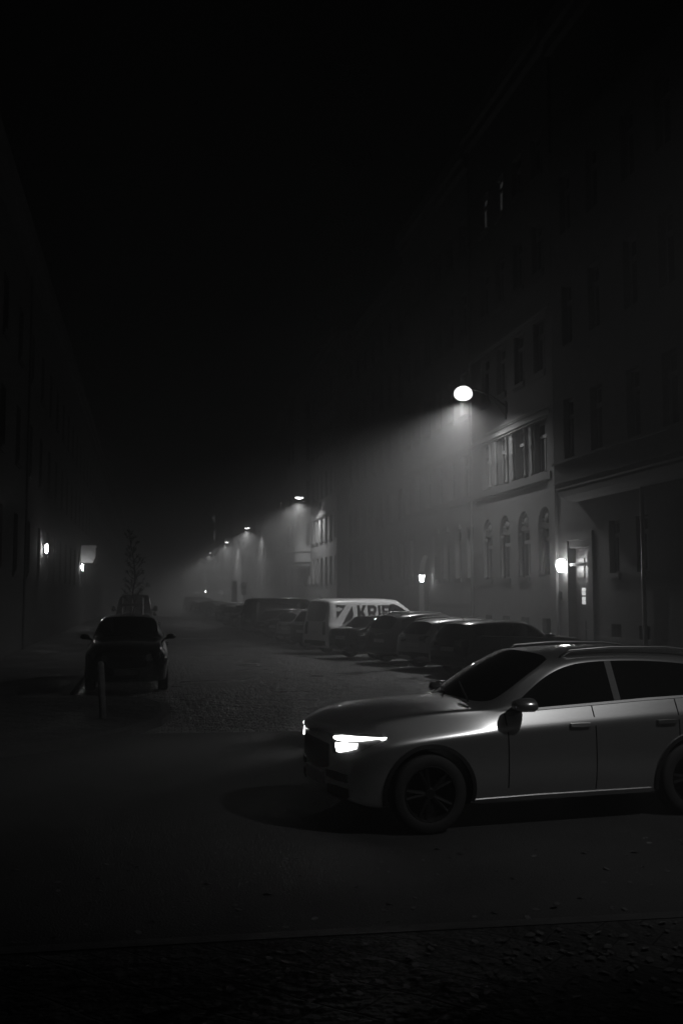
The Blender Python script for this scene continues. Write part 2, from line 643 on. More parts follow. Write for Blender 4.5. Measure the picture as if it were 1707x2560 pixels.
for (za, zb) in ROWS[:3]:   # beside the oriel
    c = 19.0
    y = l1(17.4)
    m2 = window_meshes(0.72, zb - za, 0.7, False)
# doorway
m = MB()
da, db = l1(30.15 * K), l1(31.75 * K)
m.box(0.22, 0.27, da, db, 0.0, kz(3.66))
dr = m.build('door', M_WOOD, b1)
for (a, b) in ((da + 0.12, (da + db) / 2 - 0.05), ((da + db) / 2 + 0.05, db - 0.12)):
    for (c_, d_) in ((0.3, 1.3), (2.6, 3.2)):
        m = MB()
        m.box(0.185, 0.218, a, b, c_, d_)
        m.build('door_panel', M_WOOD, dr)
pc = l1(31.12 * K)
m = MB()
for z in (kz(1.78), kz(1.95), kz(2.0), kz(2.14)):
    pass
for k in range(4):
    z = kz(1.775) + k * 0.118 + (0.035 if k > 1 else 0)
    m.box(0.2, 0.216, pc - 0.115, pc - 0.01, z, z + 0.108)
    m.box(0.2, 0.216, pc + 0.01, pc + 0.115, z, z + 0.108)
m.build('door_glazing', M_DOORLIT, dr)
m = MB()
m.box(0.19, 0.217, l1(30.52 * K) - 0.13, l1(30.52 * K) + 0.13, kz(1.93), kz(2.22))
m.build('notice', M_SIGNW, dr)
m = MB()
m.tube([(0.19, pc - 0.3, 1.05), (0.13, pc - 0.3, 1.05), (0.13, pc - 0.18, 1.05)], 0.014, 8)
m.build('door_handle', M_METAL, dr)
m = MB()
m.box(-0.05, -0.002, da - 0.3, da, 0, kz(3.9))
m.box(-0.05, -0.002, db, db + 0.28, 0, kz(3.9))
m.box(-0.07, -0.004, da - 0.33, db + 0.3, kz(3.92), kz(4.15))
m.box(0.01, 0.2, da + 0.02, db - 0.02, kz(3.05), kz(3.15))
m.build('door_surround', M_PLASTER, b1)
m = MB()
m.box(-0.06, -0.003, l1(32.45 * K) - 0.08, l1(32.45 * K) + 0.08, kz(1.9), kz(2.2))
m.build('bell_panel', M_DARKMETAL, b1)
m = MB()
for yy in (l1(25.0 * K),):
    m.tube([(-0.1, yy + 1.25, 0.1), (-0.1, yy + 1.25, 5.0)], 0.055, 10)
m.build('drainpipe', M_ZINC, b1)
m = MB()
m.box(-0.06, -0.002, 0.0, l1(30.0 * K) - 0.02, 0.0, 0.9)
m.build('plinth', M_STONE, b1).location = (0.045, 0, 0)

# --- the arched house beside it
b2y0, b2y1 = b1y1 + 0.004, 41.9 * K
ac = [39.95, 37.88, 35.83, 33.8]
uc = [40.0, 38.05, 36.05, 34.05]
litset = [(40.0, 3), (38.05, 3)]


def lit2(c, za):
    if za > 15 and min(abs(c - 40.0 * K), abs(c - 38.05 * K)) < 0.1:
        return M_WINDIM
    return None


b2, l2 = building('grey plastered house with four arched ground floor windows under the big street lamp', XF, b2y0, b2y1, 21.0,
                  ROWS, [y * K for y in uc], ww=1.0, lit=lit2,
                  extra=[(y * K - 0.56, y * K + 0.56, kz(2.75), kz(5.27), True) for y in ac] +
                        [(y * K - 0.36, y * K + 0.36, 0.35, kz(1.25)) for y in ac])
for y in ac:
    c = l2(y * K)
    w = add_window(b2, 0.02, c - 0.5, c + 0.5, kz(2.75), kz(4.55), tr=0.75)
    t = MB()
    t.box(0.11, 0.24, c - 0.56, c + 0.56, kz(4.55), kz(5.27))
    ty = t.build('tympanum', M_STONE, b2)
    o = MB()
    zc = kz(4.82)
    for k in range(9):
        a = PI * k / 8
        p = Vector((0.09, c + 0.33 * math.cos(a), zc + 0.3 * math.sin(a)))
        o.lathe([(0.0, -0.03), (0.06, -0.02), (0.08, 0.02), (0, 0.03)], 8, 'x', tuple(p))
    o.lathe([(0.0, -0.06), (0.13, -0.03), (0.17, 0.02), (0, 0.03)], 10, 'x', (0.09, c, zc + 0.03))
    o.build('ornament', M_STONE, ty, smooth=True)
    for s in (-1, 1):
        co = MB()
        co.lathe([(0.045, 0.1), (0.075, 0.1), (0.075, 0.16), (0.05, 0.2), (0.045, 1.45), (0.07, 1.5), (0.08, 1.6), (0.05, 1.62)], 10, 'z', (0.09, c + s * 0.47, kz(2.75) - 0.06))
        co.build('colonnette', M_STONE, b2, smooth=True)
    f = MB()
    f.box(0.16, 0.2, c - 0.36, c + 0.36, 0.35, kz(1.25))
    f.build('cellar_window', M_GLASS, b2)
for i in range(3):   # colonnettes between the first floor windows
    c = l2((uc[i] + uc[i + 1]) / 2 * K)
    for s in (-1, 1):
        co = MB()
        co.lathe([(0.05, 0.0), (0.08, 0.0), (0.08, 0.08), (0.05, 0.1), (0.045, 0.85), (0.07, 0.9), (0.075, 1.0), (0.05, 1.04), (0.045, 1.55), (0.07, 1.6), (0.08, 1.7)],
                 10, 'z', (-0.06, c + s * 0.32, ROWS[0][0]))
        co.build('colonnette', M_STONE, b2, smooth=True)
band(b2, l2, b2y0 + 0.25, b2y1, kz(6.2), kz(6.46), 0.13, M_SILL)
band(b2, l2, b2y0 + 0.25, b2y1, kz(8.52), kz(8.68), 0.14)
band(b2, l2, b2y0 + 0.25, b2y1, kz(8.9), kz(8.97), 0.06, name='moulding')
band(b2, l2, b2y0 + 0.25, b2y1, kz(12.4), kz(12.6), 0.12)
m = MB()
m.box(-0.09, -0.002, l2(b2y0) + 0.005, l2(b2y0) + 0.5, 0, 20.0)
m.build('pilaster', M_PLASTER, b2)
m = MB()
m.tube([(-0.1, l2(b2y1) - 0.12, 0.1), (-0.1, l2(b2y1) - 0.12, 20.3)], 0.05, 10)
m.build('drainpipe', M_PLASTER_D, b2)

# --- next house with the lantern niche
b3y0, b3y1 = b2y1 + 0.004, 54.0 * K
gc = [42.25, 44.05, 45.9, 47.45, 52.2, 53.4]
uc3 = [43.0, 45.0, 47.0, 49.0, 51.0, 53.0]
b3, l3 = building('grey house with narrow windows and a lantern beside its arched entrance', XF, b3y0, b3y1, 20.4,
                  ROWS, [y * K for y in uc3], ww=0.95, mat_=M_PLASTER_M,
                  extra=[(y * K - 0.42, y * K + 0.42, kz(2.85), kz(5.05)) for y in gc] +
                        [(48.5 * K, 50.85 * K, 0.13, kz(4.15), True)])
for y in gc:
    c = l3(y * K)
    add_window(b3, 0.02, c - 0.42, c + 0.42, kz(2.85), kz(5.05), tr=0.75)
    o = MB()
    o.box(-0.12, -0.003, c - 0.5, c + 0.5, kz(5.08), kz(5.2))
    o.box(-0.08, -0.002, c - 0.36, c + 0.36, kz(5.21), kz(5.32))
    o.build('window_hood', M_STONE, b3)
band(b3, l3, b3y0, b3y1, kz(6.2), kz(6.46), 0.13)
band(b3, l3, b3y0, b3y1, kz(8.52), kz(8.7), 0.12)
band(b3, l3, b3y0 + 0.02, l3(0) * 0 + 48.4 * K, 1.62, 1.72, 0.05, M_SILL, 'plinth_moulding')
m = MB()
m.box(0.24, 0.28, l3(48.5 * K), l3(50.85 * K), 0.13, kz(4.15))
dr3 = m.build('door', M_WOOD, b3)
ca, cb = l3(48.5 * K), l3(50.85 * K)
for (a, b) in ((ca + 0.15, (ca + cb) / 2 - 0.06), ((ca + cb) / 2 + 0.06, cb - 0.15)):
    m = MB()
    m.box(0.2, 0.235, a, b, 0.4, 2.2)
    m.build('door_panel', M_WOOD, dr3)

# --- dark set-back house
ROWS_F = [(3.0, 4.9)] + ROWS
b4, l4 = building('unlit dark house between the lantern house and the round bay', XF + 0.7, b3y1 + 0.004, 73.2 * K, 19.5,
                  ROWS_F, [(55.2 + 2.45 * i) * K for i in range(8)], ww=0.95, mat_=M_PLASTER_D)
band(b4, l4, b3y1 + 0.1, 73.2 * K, kz(6.15), kz(6.35), 0.12)

# --- house with the rounded bay
b5y0, b5y1 = 73.2 * K + 0.004, 97 * K
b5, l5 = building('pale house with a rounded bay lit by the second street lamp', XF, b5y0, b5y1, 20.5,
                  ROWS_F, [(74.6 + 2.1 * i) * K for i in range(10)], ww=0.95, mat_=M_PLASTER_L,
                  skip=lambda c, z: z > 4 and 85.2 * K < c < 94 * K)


def bay(root, yl0, yl1, out, zb, zt, rows, m_, rounded=True, litp=None):
    """projecting bay; yl0<yl1 local, out = projection"""
    mb_ = MB()
    r = min(0.9, out * 0.8)
    pts = [(0, yl0)]
    for k in range(7):
        a = R(90 * k / 6)
        pts.append((-(out - r) - r * math.sin(a), yl0 + r - r * math.cos(a)) if rounded else ((-out, yl0)))
    for k in range(7):
        a = R(90 - 90 * k / 6)
        pts.append((-(out - r) - r * math.sin(a), yl1 - r + r * math.cos(a)) if rounded else ((-out, yl1)))
    pts.append((0, yl1))
    cyc = ((zb, 0.72), (zb + 0.12, 0.8), (zb + 0.16, 0.92), (zb + 0.4, 0.94), (zb + 0.44, 1.0), (zb + 1.25, 1.0), (zb + 1.28, 1.05), (zb + 1.38, 1.05), (zb + 1.41, 0.97), (zt, 0.97))
    ym = (yl0 + yl1) / 2
    for (za, sa), (zc, sb) in zip(cyc[:-1], cyc[1:]):
        for (p, q) in zip(pts[:-1], pts[1:]):
            def s_(pt, s, z):
                return (pt[0] * s, ym + (pt[1] - ym) * s, z)
            mb_.quad([s_(p, sa, za), s_(q, sa, za), s_(q, sb, zc), s_(p, sb, zc)])
    mb_.quad([(p[0] * 0.72, ym + (p[1] - ym) * 0.72, zb) for p in pts])
    mb_.quad([(p[0] * 0.97, ym + (p[1] - ym) * 0.97, zt) for p in pts])
    o = mb_.build('bay', m_, root)
    for (za, zz) in rows:
        for k, yy in enumerate((ym - 1.0, ym + 1.0)):
            w = MB()
            x = -out * 0.97 - 0.012
            w.box(x, x + 0.03, yy - 0.4, yy + 0.4, za, zz)
            wo = w.build('bay_window', M_GLASS, o)
            w = MB()
            for (c1, c2) in ((yy - 0.47, yy - 0.4), (yy + 0.4, yy + 0.47)):
                w.box(x - 0.03, x + 0.03, c1, c2, za, zz)
            w.box(x - 0.03, x + 0.03, yy - 0.4, yy + 0.4, zz - 0.6, zz - 0.53)
            w.box(x - 0.05, x + 0.03, yy - 0.47, yy + 0.47, za - 0.1, za - 0.002)
            w.build('frame', M_FRAME, wo)
        # narrow window in the side that faces down the street
        for (yy, sg) in ((yl0, -1), (yl1, 1)):
            yf = ym + (yy - ym) * 0.97 + sg * 0.012
            w = MB()
            hw = max(0.1, (out - r) * 0.4)
            w.box(-0.1 - hw * 2, -0.1, min(yf, yf - sg * 0.03), max(yf, yf - sg * 0.03), za, zz)
            w.build('side_window', litp or M_GLASS, o)
    return o


bay(b5, l5(86.5 * K), l5(92.5 * K), 1.25, kz(4.55), 17.0, ROWS, M_PLASTER_L)
band(b5, l5, b5y0, 86 * K, kz(8.5), kz(8.68), 0.15)
m = MB()
m.box(-0.16, -0.002, 0.01, 0.45, 0, 20)
m.build('pilaster', M_PLASTER_L, b5)

# --- the houses that fade into the haze on the right
far = [(97, 121, 0, 'second house beyond the rounded bay, half lost in haze', M_PLASTER),
       (121, 145, 0, 'house far down the street behind the parking signs', M_PLASTER_D),
       (145, 182, 1, 'house with a lit square bay behind a bare street tree', M_PLASTER_L),
       (182, 226, 1, 'far hazy house with one bright bay window', M_PLASTER),
       (226, 270, 0, 'very far hazy house on the right where the lamps crowd', M_PLASTER_D),
       (270, 330, 0, 'last row of houses on the right, swallowed by haze', M_PLASTER)]
for i, (ya, yb, by, lab, mt) in enumerate(far):
    n = int((yb - ya) * K / 3.2)
    rt_, lf = building(lab, XF, ya * K + 0.004, yb * K, 19.5 + (i % 3) * 0.7, ROWS_F,
                       [(ya + 1.8 + (yb - ya - 3.6) * k / (n - 1)) * K for k in range(n)], ww=1.1, mat_=mt, detail=False)
    if by:
        c = 172.5 if i == 2 else 216.5
        bay(rt_, lf(c * K - 2.6), lf(c * K + 2.6), 1.25, kz(6.0), 17.0, ROWS[0:], mt, rounded=False,
            litp=M_WINLIT if i == 3 else None)

# --- left side
lrows = [(2.9, 4.9), (6.7, 8.6), (10.3, 12.1)]
lefts = [(19.0, 45.0, 'dark house at the left edge with a wall lamp at its end', M_PLASTER_D),
         (45.0, 69.4, 'dark house between the two wall lamps on the left', M_PLASTER_D),
         (69.4, 96, 'dark left house whose boxy balcony catches light from below', M_PLASTER),
         (96, 140, 'far left house fading into dark haze', M_PLASTER_D),
         (140, 200, 'farther left house seen beyond the small tree', M_PLASTER_D),
         (200, 300, 'last left house at the far end of the street', M_PLASTER)]
for i, (ya, yb, lab, mt) in enumerate(lefts):
    n = int((yb - ya) / 3.4)
    rt_, lf = building(lab, XL, ya + 0.004, yb, 14.6, lrows,
                       [ya + 1.8 + (yb - ya - 3.6) * k / (n - 1) for k in range(n)], side=-1, ww=1.1, mat_=mt, detail=i < 3)
    if i == 0:
        m = MB()
        for y in (38.0,):
            m.tube([(-0.08, lf(y), 0.1), (-0.08, lf(y), 14.2)], 0.045, 10)
        m.build('drainpipe', M_PLASTER_D, rt_)
    if i == 2:
        m = MB()
        p = [(0, 4.3), (-0.78, 4.3), (-0.98, 4.74), (-0.96, 5.32), (-1.04, 5.36), (-1.04, 5.46), (-0.96, 5.48), (0, 5.48)]
        ya_, yb_ = lf(73.5), lf(69.7)
        for k in range(len(p) - 1):
            m.quad([(p[k][0], ya_, p[k][1]), (p[k][0], yb_, p[k][1]), (p[k + 1][0], yb_, p[k + 1][1]), (p[k + 1][0], ya_, p[k + 1][1])])
        for yy in (ya_, yb_):
            m.quad([(a, yy, b) for a, b in p])
        m.build('balcony', mat('whitewashed_plaster', 0.55, 0.9, noise=0.1), rt_)


# ------------------------------------------------------------------ street lamps
def spot(name, loc, watts, size=148, blend=0.25, radius=0.12, rot=(0, 0, 0), parent=None, street=0):
    d = bpy.data.lights.new(name, 'SPOT')
    d.energy = watts
    d.spot_size = R(size)
    d.spot_blend = blend
    d.shadow_soft_size = radius
    if street:      # street optics: less light thrown back at the facade than over the road
        d.use_nodes = True
        nt_ = d.node_tree
        em = nt_.nodes['Emission']
        tc = nt_.nodes.new('ShaderNodeTexCoord')
        sx = nt_.nodes.new('ShaderNodeSeparateXYZ')
        mr = nt_.nodes.new('ShaderNodeMapRange')
        mr.inputs['From Min'].default_value = -0.05
        mr.inputs['From Max'].default_value = 0.45
        mr.inputs['To Min'].default_value = 1.0
        mr.inputs['To Max'].default_value = street
        nt_.links.new(tc.outputs['Normal'], sx.inputs[0])
        nt_.links.new(sx.outputs['X'], mr.inputs['Value'])
        nt_.links.new(mr.outputs[0], em.inputs['Strength'])
    o = bpy.data.objects.new(name, d)
    COL.objects.link(o)
    o.location = loc
    o.rotation_euler = rot
    if parent:
        o.parent = parent
    return o


def point(name, loc, watts, radius=0.08, parent=None):
    d = bpy.data.lights.new(name, 'POINT')
    d.energy = watts
    d.shadow_soft_size = radius
    o = bpy.data.objects.new(name, d)
    COL.objects.link(o)
    o.location = loc
    if parent:
        o.parent = parent
    return o


def lamp_meshes():
    arm = MB()
    arm.tube([(1.62, 0, -0.95), (1.62, 0, -0.28)], 0.035, 8)
    arm.box(1.60, 1.655, -0.09, 0.09, -0.75, -0.35)
    arm.tube([(1.6, 0, -0.45), (1.1, 0, -0.12), (0.55, 0, 0.08), (0.2, 0, 0.12)], 0.028, 8)
    arm.tube([(1.6, 0, -0.8), (1.0, 0, -0.1)], 0.01, 6)
    hd = MB()
    hb = MB()
    hb.lathe([(0.0, 0.27), (0.05, 0.27), (0.09, 0.25), (0.14, 0.21), (0.12, 0.19)], 16)
    hd.lathe([(0.0, 0.15), (0.08, 0.15), (0.15, 0.13), (0.24, 0.1), (0.32, 0.07), (0.33, 0.045), (0.31, 0.04), (0.3, 0.05)], 20)
    bl = MB()
    bl.lathe([(0.12, 0.2), (0.22, 0.15), (0.31, 0.05), (0.34, -0.07), (0.31, -0.18), (0.22, -0.27), (0.1, -0.31), (0.0, -0.32)], 24)  # oversized glowing globe for the nearest lamp, its bloom built into the shape
    sm_ = MB()
    sm_.lathe([(0.31, 0.04), (0.27, 0.0), (0.2, -0.05), (0.1, -0.07), (0.0, -0.075)], 20)
    out = []
    for n, b_, m_, s in (('arm', arm, M_DARKMETAL, True), ('lamp_head', hd, M_DARKMETAL, True), ('lamp_head', hb, M_DARKMETAL, True), ('lamp_glass', bl, M_LAMPGLOW, True), ('lamp_glass', sm_, M_LAMPGLOW2, True)):
        o = b_.build(n, m_, smooth=s)
        out.append(o.data)
        bpy.data.objects.remove(o)
    return out


LM = lamp_meshes()
lamps = [(11.15, 34.3, 9.46), (11.15, 74.5, 9.46), (11.15, 115.0, 9.85), (11.15, 145.5, 9.83), (11.15, 185.7, 9.95),
         (11.15, 222.0, 10.06), (11.15, 263.0, 10.6), (11.15, 305.0, 10.8)]
labs = ['big glaring street lamp on a wall arm, largest and nearest of the row',
        'second street lamp glowing in front of the rounded bay house',
        'third street lamp of the row counted from the glaring one',
        'fourth street lamp, just above the lit bay behind the bare tree',
        'fifth street lamp of the row, below the bright bay window',
        'sixth street lamp of the row, a faint spot in the haze',
        'seventh street lamp of the row, tiny in the haze',
        'farthest street lamp of the row, almost lost in the haze']
for (p, lb) in zip(lamps, labs):
    t = thing('street_lamp', lb, 'street lamp', p, 0, 'wall mounted street lamps along the right side')
    link('arm', LM[0], t)
    link('lamp_head', LM[2] if p[1] < 60 else LM[1], t)
    link('lamp_glass', LM[3] if p[1] < 60 else LM[4], t)
    spot('lamp_light', (0, 0, -0.36), LAMP_W * (1.0 if p[1] < 80 else 1.6), 154, 0.65, 0.15, parent=t, street=0.3 if p[1] < 60 else 0.6)
    # extra spot added to stand in for the bloom around each lamp
    gl = spot('lamp_halo_light', (-0.05, -0.1, -0.38), LAMP_W * 0.008, 168, 0.6, 0.12, parent=t)
    gl.rotation_euler = Vector((-0.55, -0.8, -0.35)).to_track_quat('-Z', 'Y').to_euler()
# unseen lamp added off the row, placed and narrowed for the car's highlights
t = thing('street_lamp', 'unseen street lamp added beside the crossing to light the passing car', 'street lamp', (8.2, 3.0, 9.2), 0,
          'wall mounted street lamps along the right side')
link('lamp_head', LM[1], t)
gl0 = link('lamp_glass', LM[4].copy(), t)
gl0.data.materials[0] = mat('dimmed_lamp_glass', 0.8, 0.4, emit=1.0)  # glass of the added lamp, glow turned down to spare the haze
m = MB()
m.tube([(1.65, 0, -9.2), (1.65, 0, -0.3), (1.4, 0, 0.0), (0.9, 0, 0.12), (0.2, 0, 0.13)], [0.08, 0.05, 0.04, 0.035, 0.03], 10)
m.build('lamp_post', M_DARKMETAL, t, smooth=True)
LIGHT0 = spot('lamp_light', (0, 0, -0.36), 800, 54, 1.0, 0.15, parent=t)
LIGHT0.rotation_euler = Vector((-4.6, 6.0, -8.2)).to_track_quat('-Z', 'Y').to_euler()


def wall_lamp(name, label, loc, glow, kind, side=1, group=None):
    t = thing(name, label, 'lamp', loc, 0 if side > 0 else PI, group)
    gm = mat('lit_shade_%g' % glow, 0.8, 0.4, emit=glow)
    if kind in ('globe', 'tube'):
        a = MB()
        a.lathe([(0.0, 0.0), (0.06, 0.0), (0.06, 0.03), (0.0, 0.03)], 12, 'x', (-0.03, 0, 0.12))
        a.tube([(0.0, 0, 0.12), (-0.1, 0, 0.12), (-0.17, 0, 0.17)], 0.012, 8)
        a.lathe([(0.0, 0.2), (0.05, 0.19), (0.055, 0.17), (0.04, 0.165)], 14, 'z', (-0.17, 0, 0.0))
        a.build('bracket', M_DARKMETAL, t)
        g_ = MB()
        r = 1.0 if kind == 'globe' else 0.45
        g_.lathe([(0.0, 0.165), (0.06 * r, 0.165), (0.12 * r, 0.11), (0.15 * r, 0.0), (0.14 * r, -0.12), (0.09 * r, -0.22), (0.0, -0.25)], 20, 'z', (-0.165 if r == 1.0 else -0.17, 0, 0))
        g_.build('glass_shade', gm, t, smooth=True)
    else:
        a = MB()
        a.tube([(0.0, 0, 0.42), (-0.12, 0, 0.5), (-0.28, 0, 0.46), (-0.3, 0, 0.3)], 0.014, 8)
        a.box(-0.01, 0.02, -0.05, 0.05, 0.3, 0.5)
        a.lathe([(0.0, 0.32), (0.03, 0.3), (0.16, 0.17), (0.17, 0.14)], 6, 'z', (-0.3, 0, 0))
        a.lathe([(0.0, -0.26), (0.03, -0.24), (0.09, -0.2), (0.1, -0.17)], 6, 'z', (-0.3, 0, 0))
        for k in range(6):
            t_ = PI / 3 * k
            a.tube([(-0.3 + 0.165 * math.cos(t_), 0.165 * math.sin(t_), 0.15), (-0.3 + 0.1 * math.cos(t_), 0.1 * math.sin(t_), -0.18)], 0.009, 5)
        a.build('lantern_frame', M_DARKMETAL, t)
        g_ = MB()
        g_.lathe([(0.0, 0.13), (0.14, 0.13), (0.085, -0.16), (0.0, -0.16)], 6, 'z', (-0.3, 0, 0))
        g_.build('lantern_glass', gm, t)
    return t


wall_lamp('wall_lamp', 'bright globe lamp on the jamb left of the house door', (XF - 0.052, 31.75 * K + 0.1, kz(3.12)), 72, 'globe')
wall_lamp('wall_lantern', 'six sided lantern glowing by the arched entrance', (XF - 0.005, 48.1 * K + 0.9, kz(2.95)), 55, 'lantern')
wall_lamp('wall_lamp', 'brighter oval wall lamp on the dark left facade', (XL + 0.01, 44.6, 4.12), 85, 'tube', -1)
wall_lamp('wall_lamp', 'small wall lamp just under the lit balcony on the left', (XL + 0.01, 68.7, 4.0), 140, 'tube', -1)
wall_lamp('wall_lamp', 'wall lamp just outside the left edge that lights the dark facade', (XL + 0.01, 30.0, 5.0), 6, 'tube', -1)
wall_lamp('wall_lamp', 'tiny far door lamp above the roofs of the distant cars', (XF - 0.01, 226, 3.0), 200, 'globe')

# ------------------------------------------------------------------ vehicles
# a body is lofted from stations along the car; every station holds eleven points from the floor centre up to the roof centre
NR = 11


def stn(sl, sb, w, zb, zm, zbelt, top, ybelt=0.90, sh=None):
    """top: four (s, y, z) = window top, roof edge, roof quarter, roof centre"""
    sm = sl * 0.5 + sb * 0.5
    sh = zbelt - 0.17 if sh is None else sh
    return [(sl, 0, zb), (sl, 0.74 * w, zb), (sl, 0.945 * w, zb + 0.05), (sl, 0.99 * w, zb + 0.22), (sm, 1.0 * w, zm), (sm, 0.985 * w, sh),
            (sb, ybelt * w, zbelt)] + [tuple(t) for t in top]


def table_suv():
    W = 0.92
    def T(s, *yz):
        return [(s, y, z) for y, z in yz]
    S = [
        stn(-0.80, -0.80, 0.60, 0.30, 0.55, 0.76, [(-0.82, 0.50, 0.80), (-0.84, 0.42, 0.815), (-0.87, 0.25, 0.825), (-0.88, 0, 0.83)]),
        stn(-0.62, -0.60, 0.82, 0.22, 0.60, 0.86, [(-0.64, 0.64, 0.895), (-0.68, 0.54, 0.915), (-0.76, 0.3, 0.93), (-0.78, 0, 0.935)]),
        stn(-0.45, -0.45, 0.905, 0.19, 0.64, 0.95, T(-0.45, (0.70, 0.975), (0.6, 0.985), (0.3, 1.015), (0, 1.03)), 0.81, 0.76),
        stn(0.0, 0.0, 0.92, 0.19, 0.66, 0.99, T(0.0, (0.72, 1.02), (0.62, 1.03), (0.3, 1.06), (0, 1.075)), 0.81, 0.81),
        stn(0.42, 0.50, 0.915, 0.19, 0.66, 1.015, T(0.42, (0.76, 1.04), (0.66, 1.045), (0.32, 1.08), (0, 1.09)), 0.84, 0.84),
        stn(0.66, 0.74, 0.915, 0.19, 0.66, 1.015, [(0.84, 0.80, 1.045), (0.66, 0.71, 1.055), (0.55, 0.36, 1.09), (0.50, 0, 1.10)]),
        stn(0.92, 0.98, 0.915, 0.19, 0.66, 1.03, [(1.13, 0.73, 1.275), (1.04, 0.66, 1.325), (0.93, 0.34, 1.35), (0.88, 0, 1.36)]),
        stn(1.25, 1.30, 0.915, 0.19, 0.66, 1.045, [(1.42, 0.67, 1.41), (1.36, 0.61, 1.475), (1.28, 0.32, 1.515), (1.24, 0, 1.525)]),
        stn(1.70, 1.72, 0.915, 0.19, 0.66, 1.065, T(1.74, (0.65, 1.445), (0.59, 1.505), (0.31, 1.545), (0, 1.555))),
        stn(2.20, 2.20, 0.92, 0.19, 0.66, 1.09, T(2.2, (0.645, 1.445), (0.585, 1.505), (0.31, 1.55), (0, 1.56))),
        stn(2.62, 2.64, 0.925, 0.19, 0.68, 1.105, T(2.66, (0.64, 1.415), (0.58, 1.485), (0.31, 1.53), (0, 1.54))),
        stn(2.95, 2.98, 0.92, 0.20, 0.68, 1.125, T(2.98, (0.63, 1.36), (0.57, 1.45), (0.3, 1.50), (0, 1.51))),
        stn(3.20, 3.18, 0.90, 0.22, 0.68, 1.12, [(3.1, 0.61, 1.31), (3.14, 0.55, 1.405), (3.2, 0.3, 1.455), (3.22, 0, 1.46)]),
        stn(3.38, 3.36, 0.87, 0.26, 0.66, 1.05, [(3.36, 0.66, 1.06), (3.42, 0.60, 1.06), (3.47, 0.3, 1.06), (3.48, 0, 1.06)]),
        stn(3.47, 3.46, 0.82, 0.32, 0.62, 0.90, [(3.48, 0.62, 0.90), (3.50, 0.56, 0.90), (3.53, 0.3, 0.9), (3.54, 0, 0.9)]),
    ]
    # glass: (first station, last station) cells for side, windscreen and rear window
    return dict(S=S, side=(5, 12), ws=(5, 7), rear=(12, 13), fa=0.0, ra=2.66, R=0.345, w=0.92)


def warp(t, ss=1.0, zs=1.0, ws=1.0, zlo=0.35, R_=None, tail=None):
    S = []
    for st in t['S']:
        S.append([(s * ss, y * ws, z if z < zlo else zlo + (z - zlo) * zs) for (s, y, z) in st])
    d = dict(t)
    d.update(S=S, ra=t['ra'] * ss, w=t['w'] * ws, R=R_ or t['R'])
    return d


def table_wagon():
    t = warp(table_suv(), 1.03, 0.90, 0.975, R_=0.32)
    return t


def table_sedan():
    t = warp(table_suv(), 1.02, 0.88, 0.97, R_=0.32)
    S = t['S']
    def T(s, *yz):
        return [(s, y, z) for y, z in yz]
    S[11] = stn(2.72, 2.75, 0.88, 0.20, 0.62, 1.0, [(2.72, 0.62, 1.27), (2.72, 0.56, 1.34), (2.74, 0.3, 1.38), (2.75, 0, 1.385)])
    S[12] = stn(3.15, 3.2, 0.86, 0.22, 0.62, 0.99, [(3.05, 0.74, 1.02), (3.2, 0.66, 1.01), (3.28, 0.3, 1.04), (3.3, 0, 1.045)])
    S[13] = stn(3.5, 3.5, 0.85, 0.26, 0.62, 0.97, [(3.5, 0.66, 0.99), (3.5, 0.60, 1.0), (3.5, 0.3, 1.02), (3.5, 0, 1.025)])
    S[14] = stn(3.62, 3.6, 0.80, 0.32, 0.58, 0.9, [(3.6, 0.62, 0.91), (3.62, 0.56, 0.92), (3.65, 0.3, 0.93), (3.66, 0, 0.93)])
    t['side'] = (5, 12)
    t['rear'] = (11, 12)
    return t


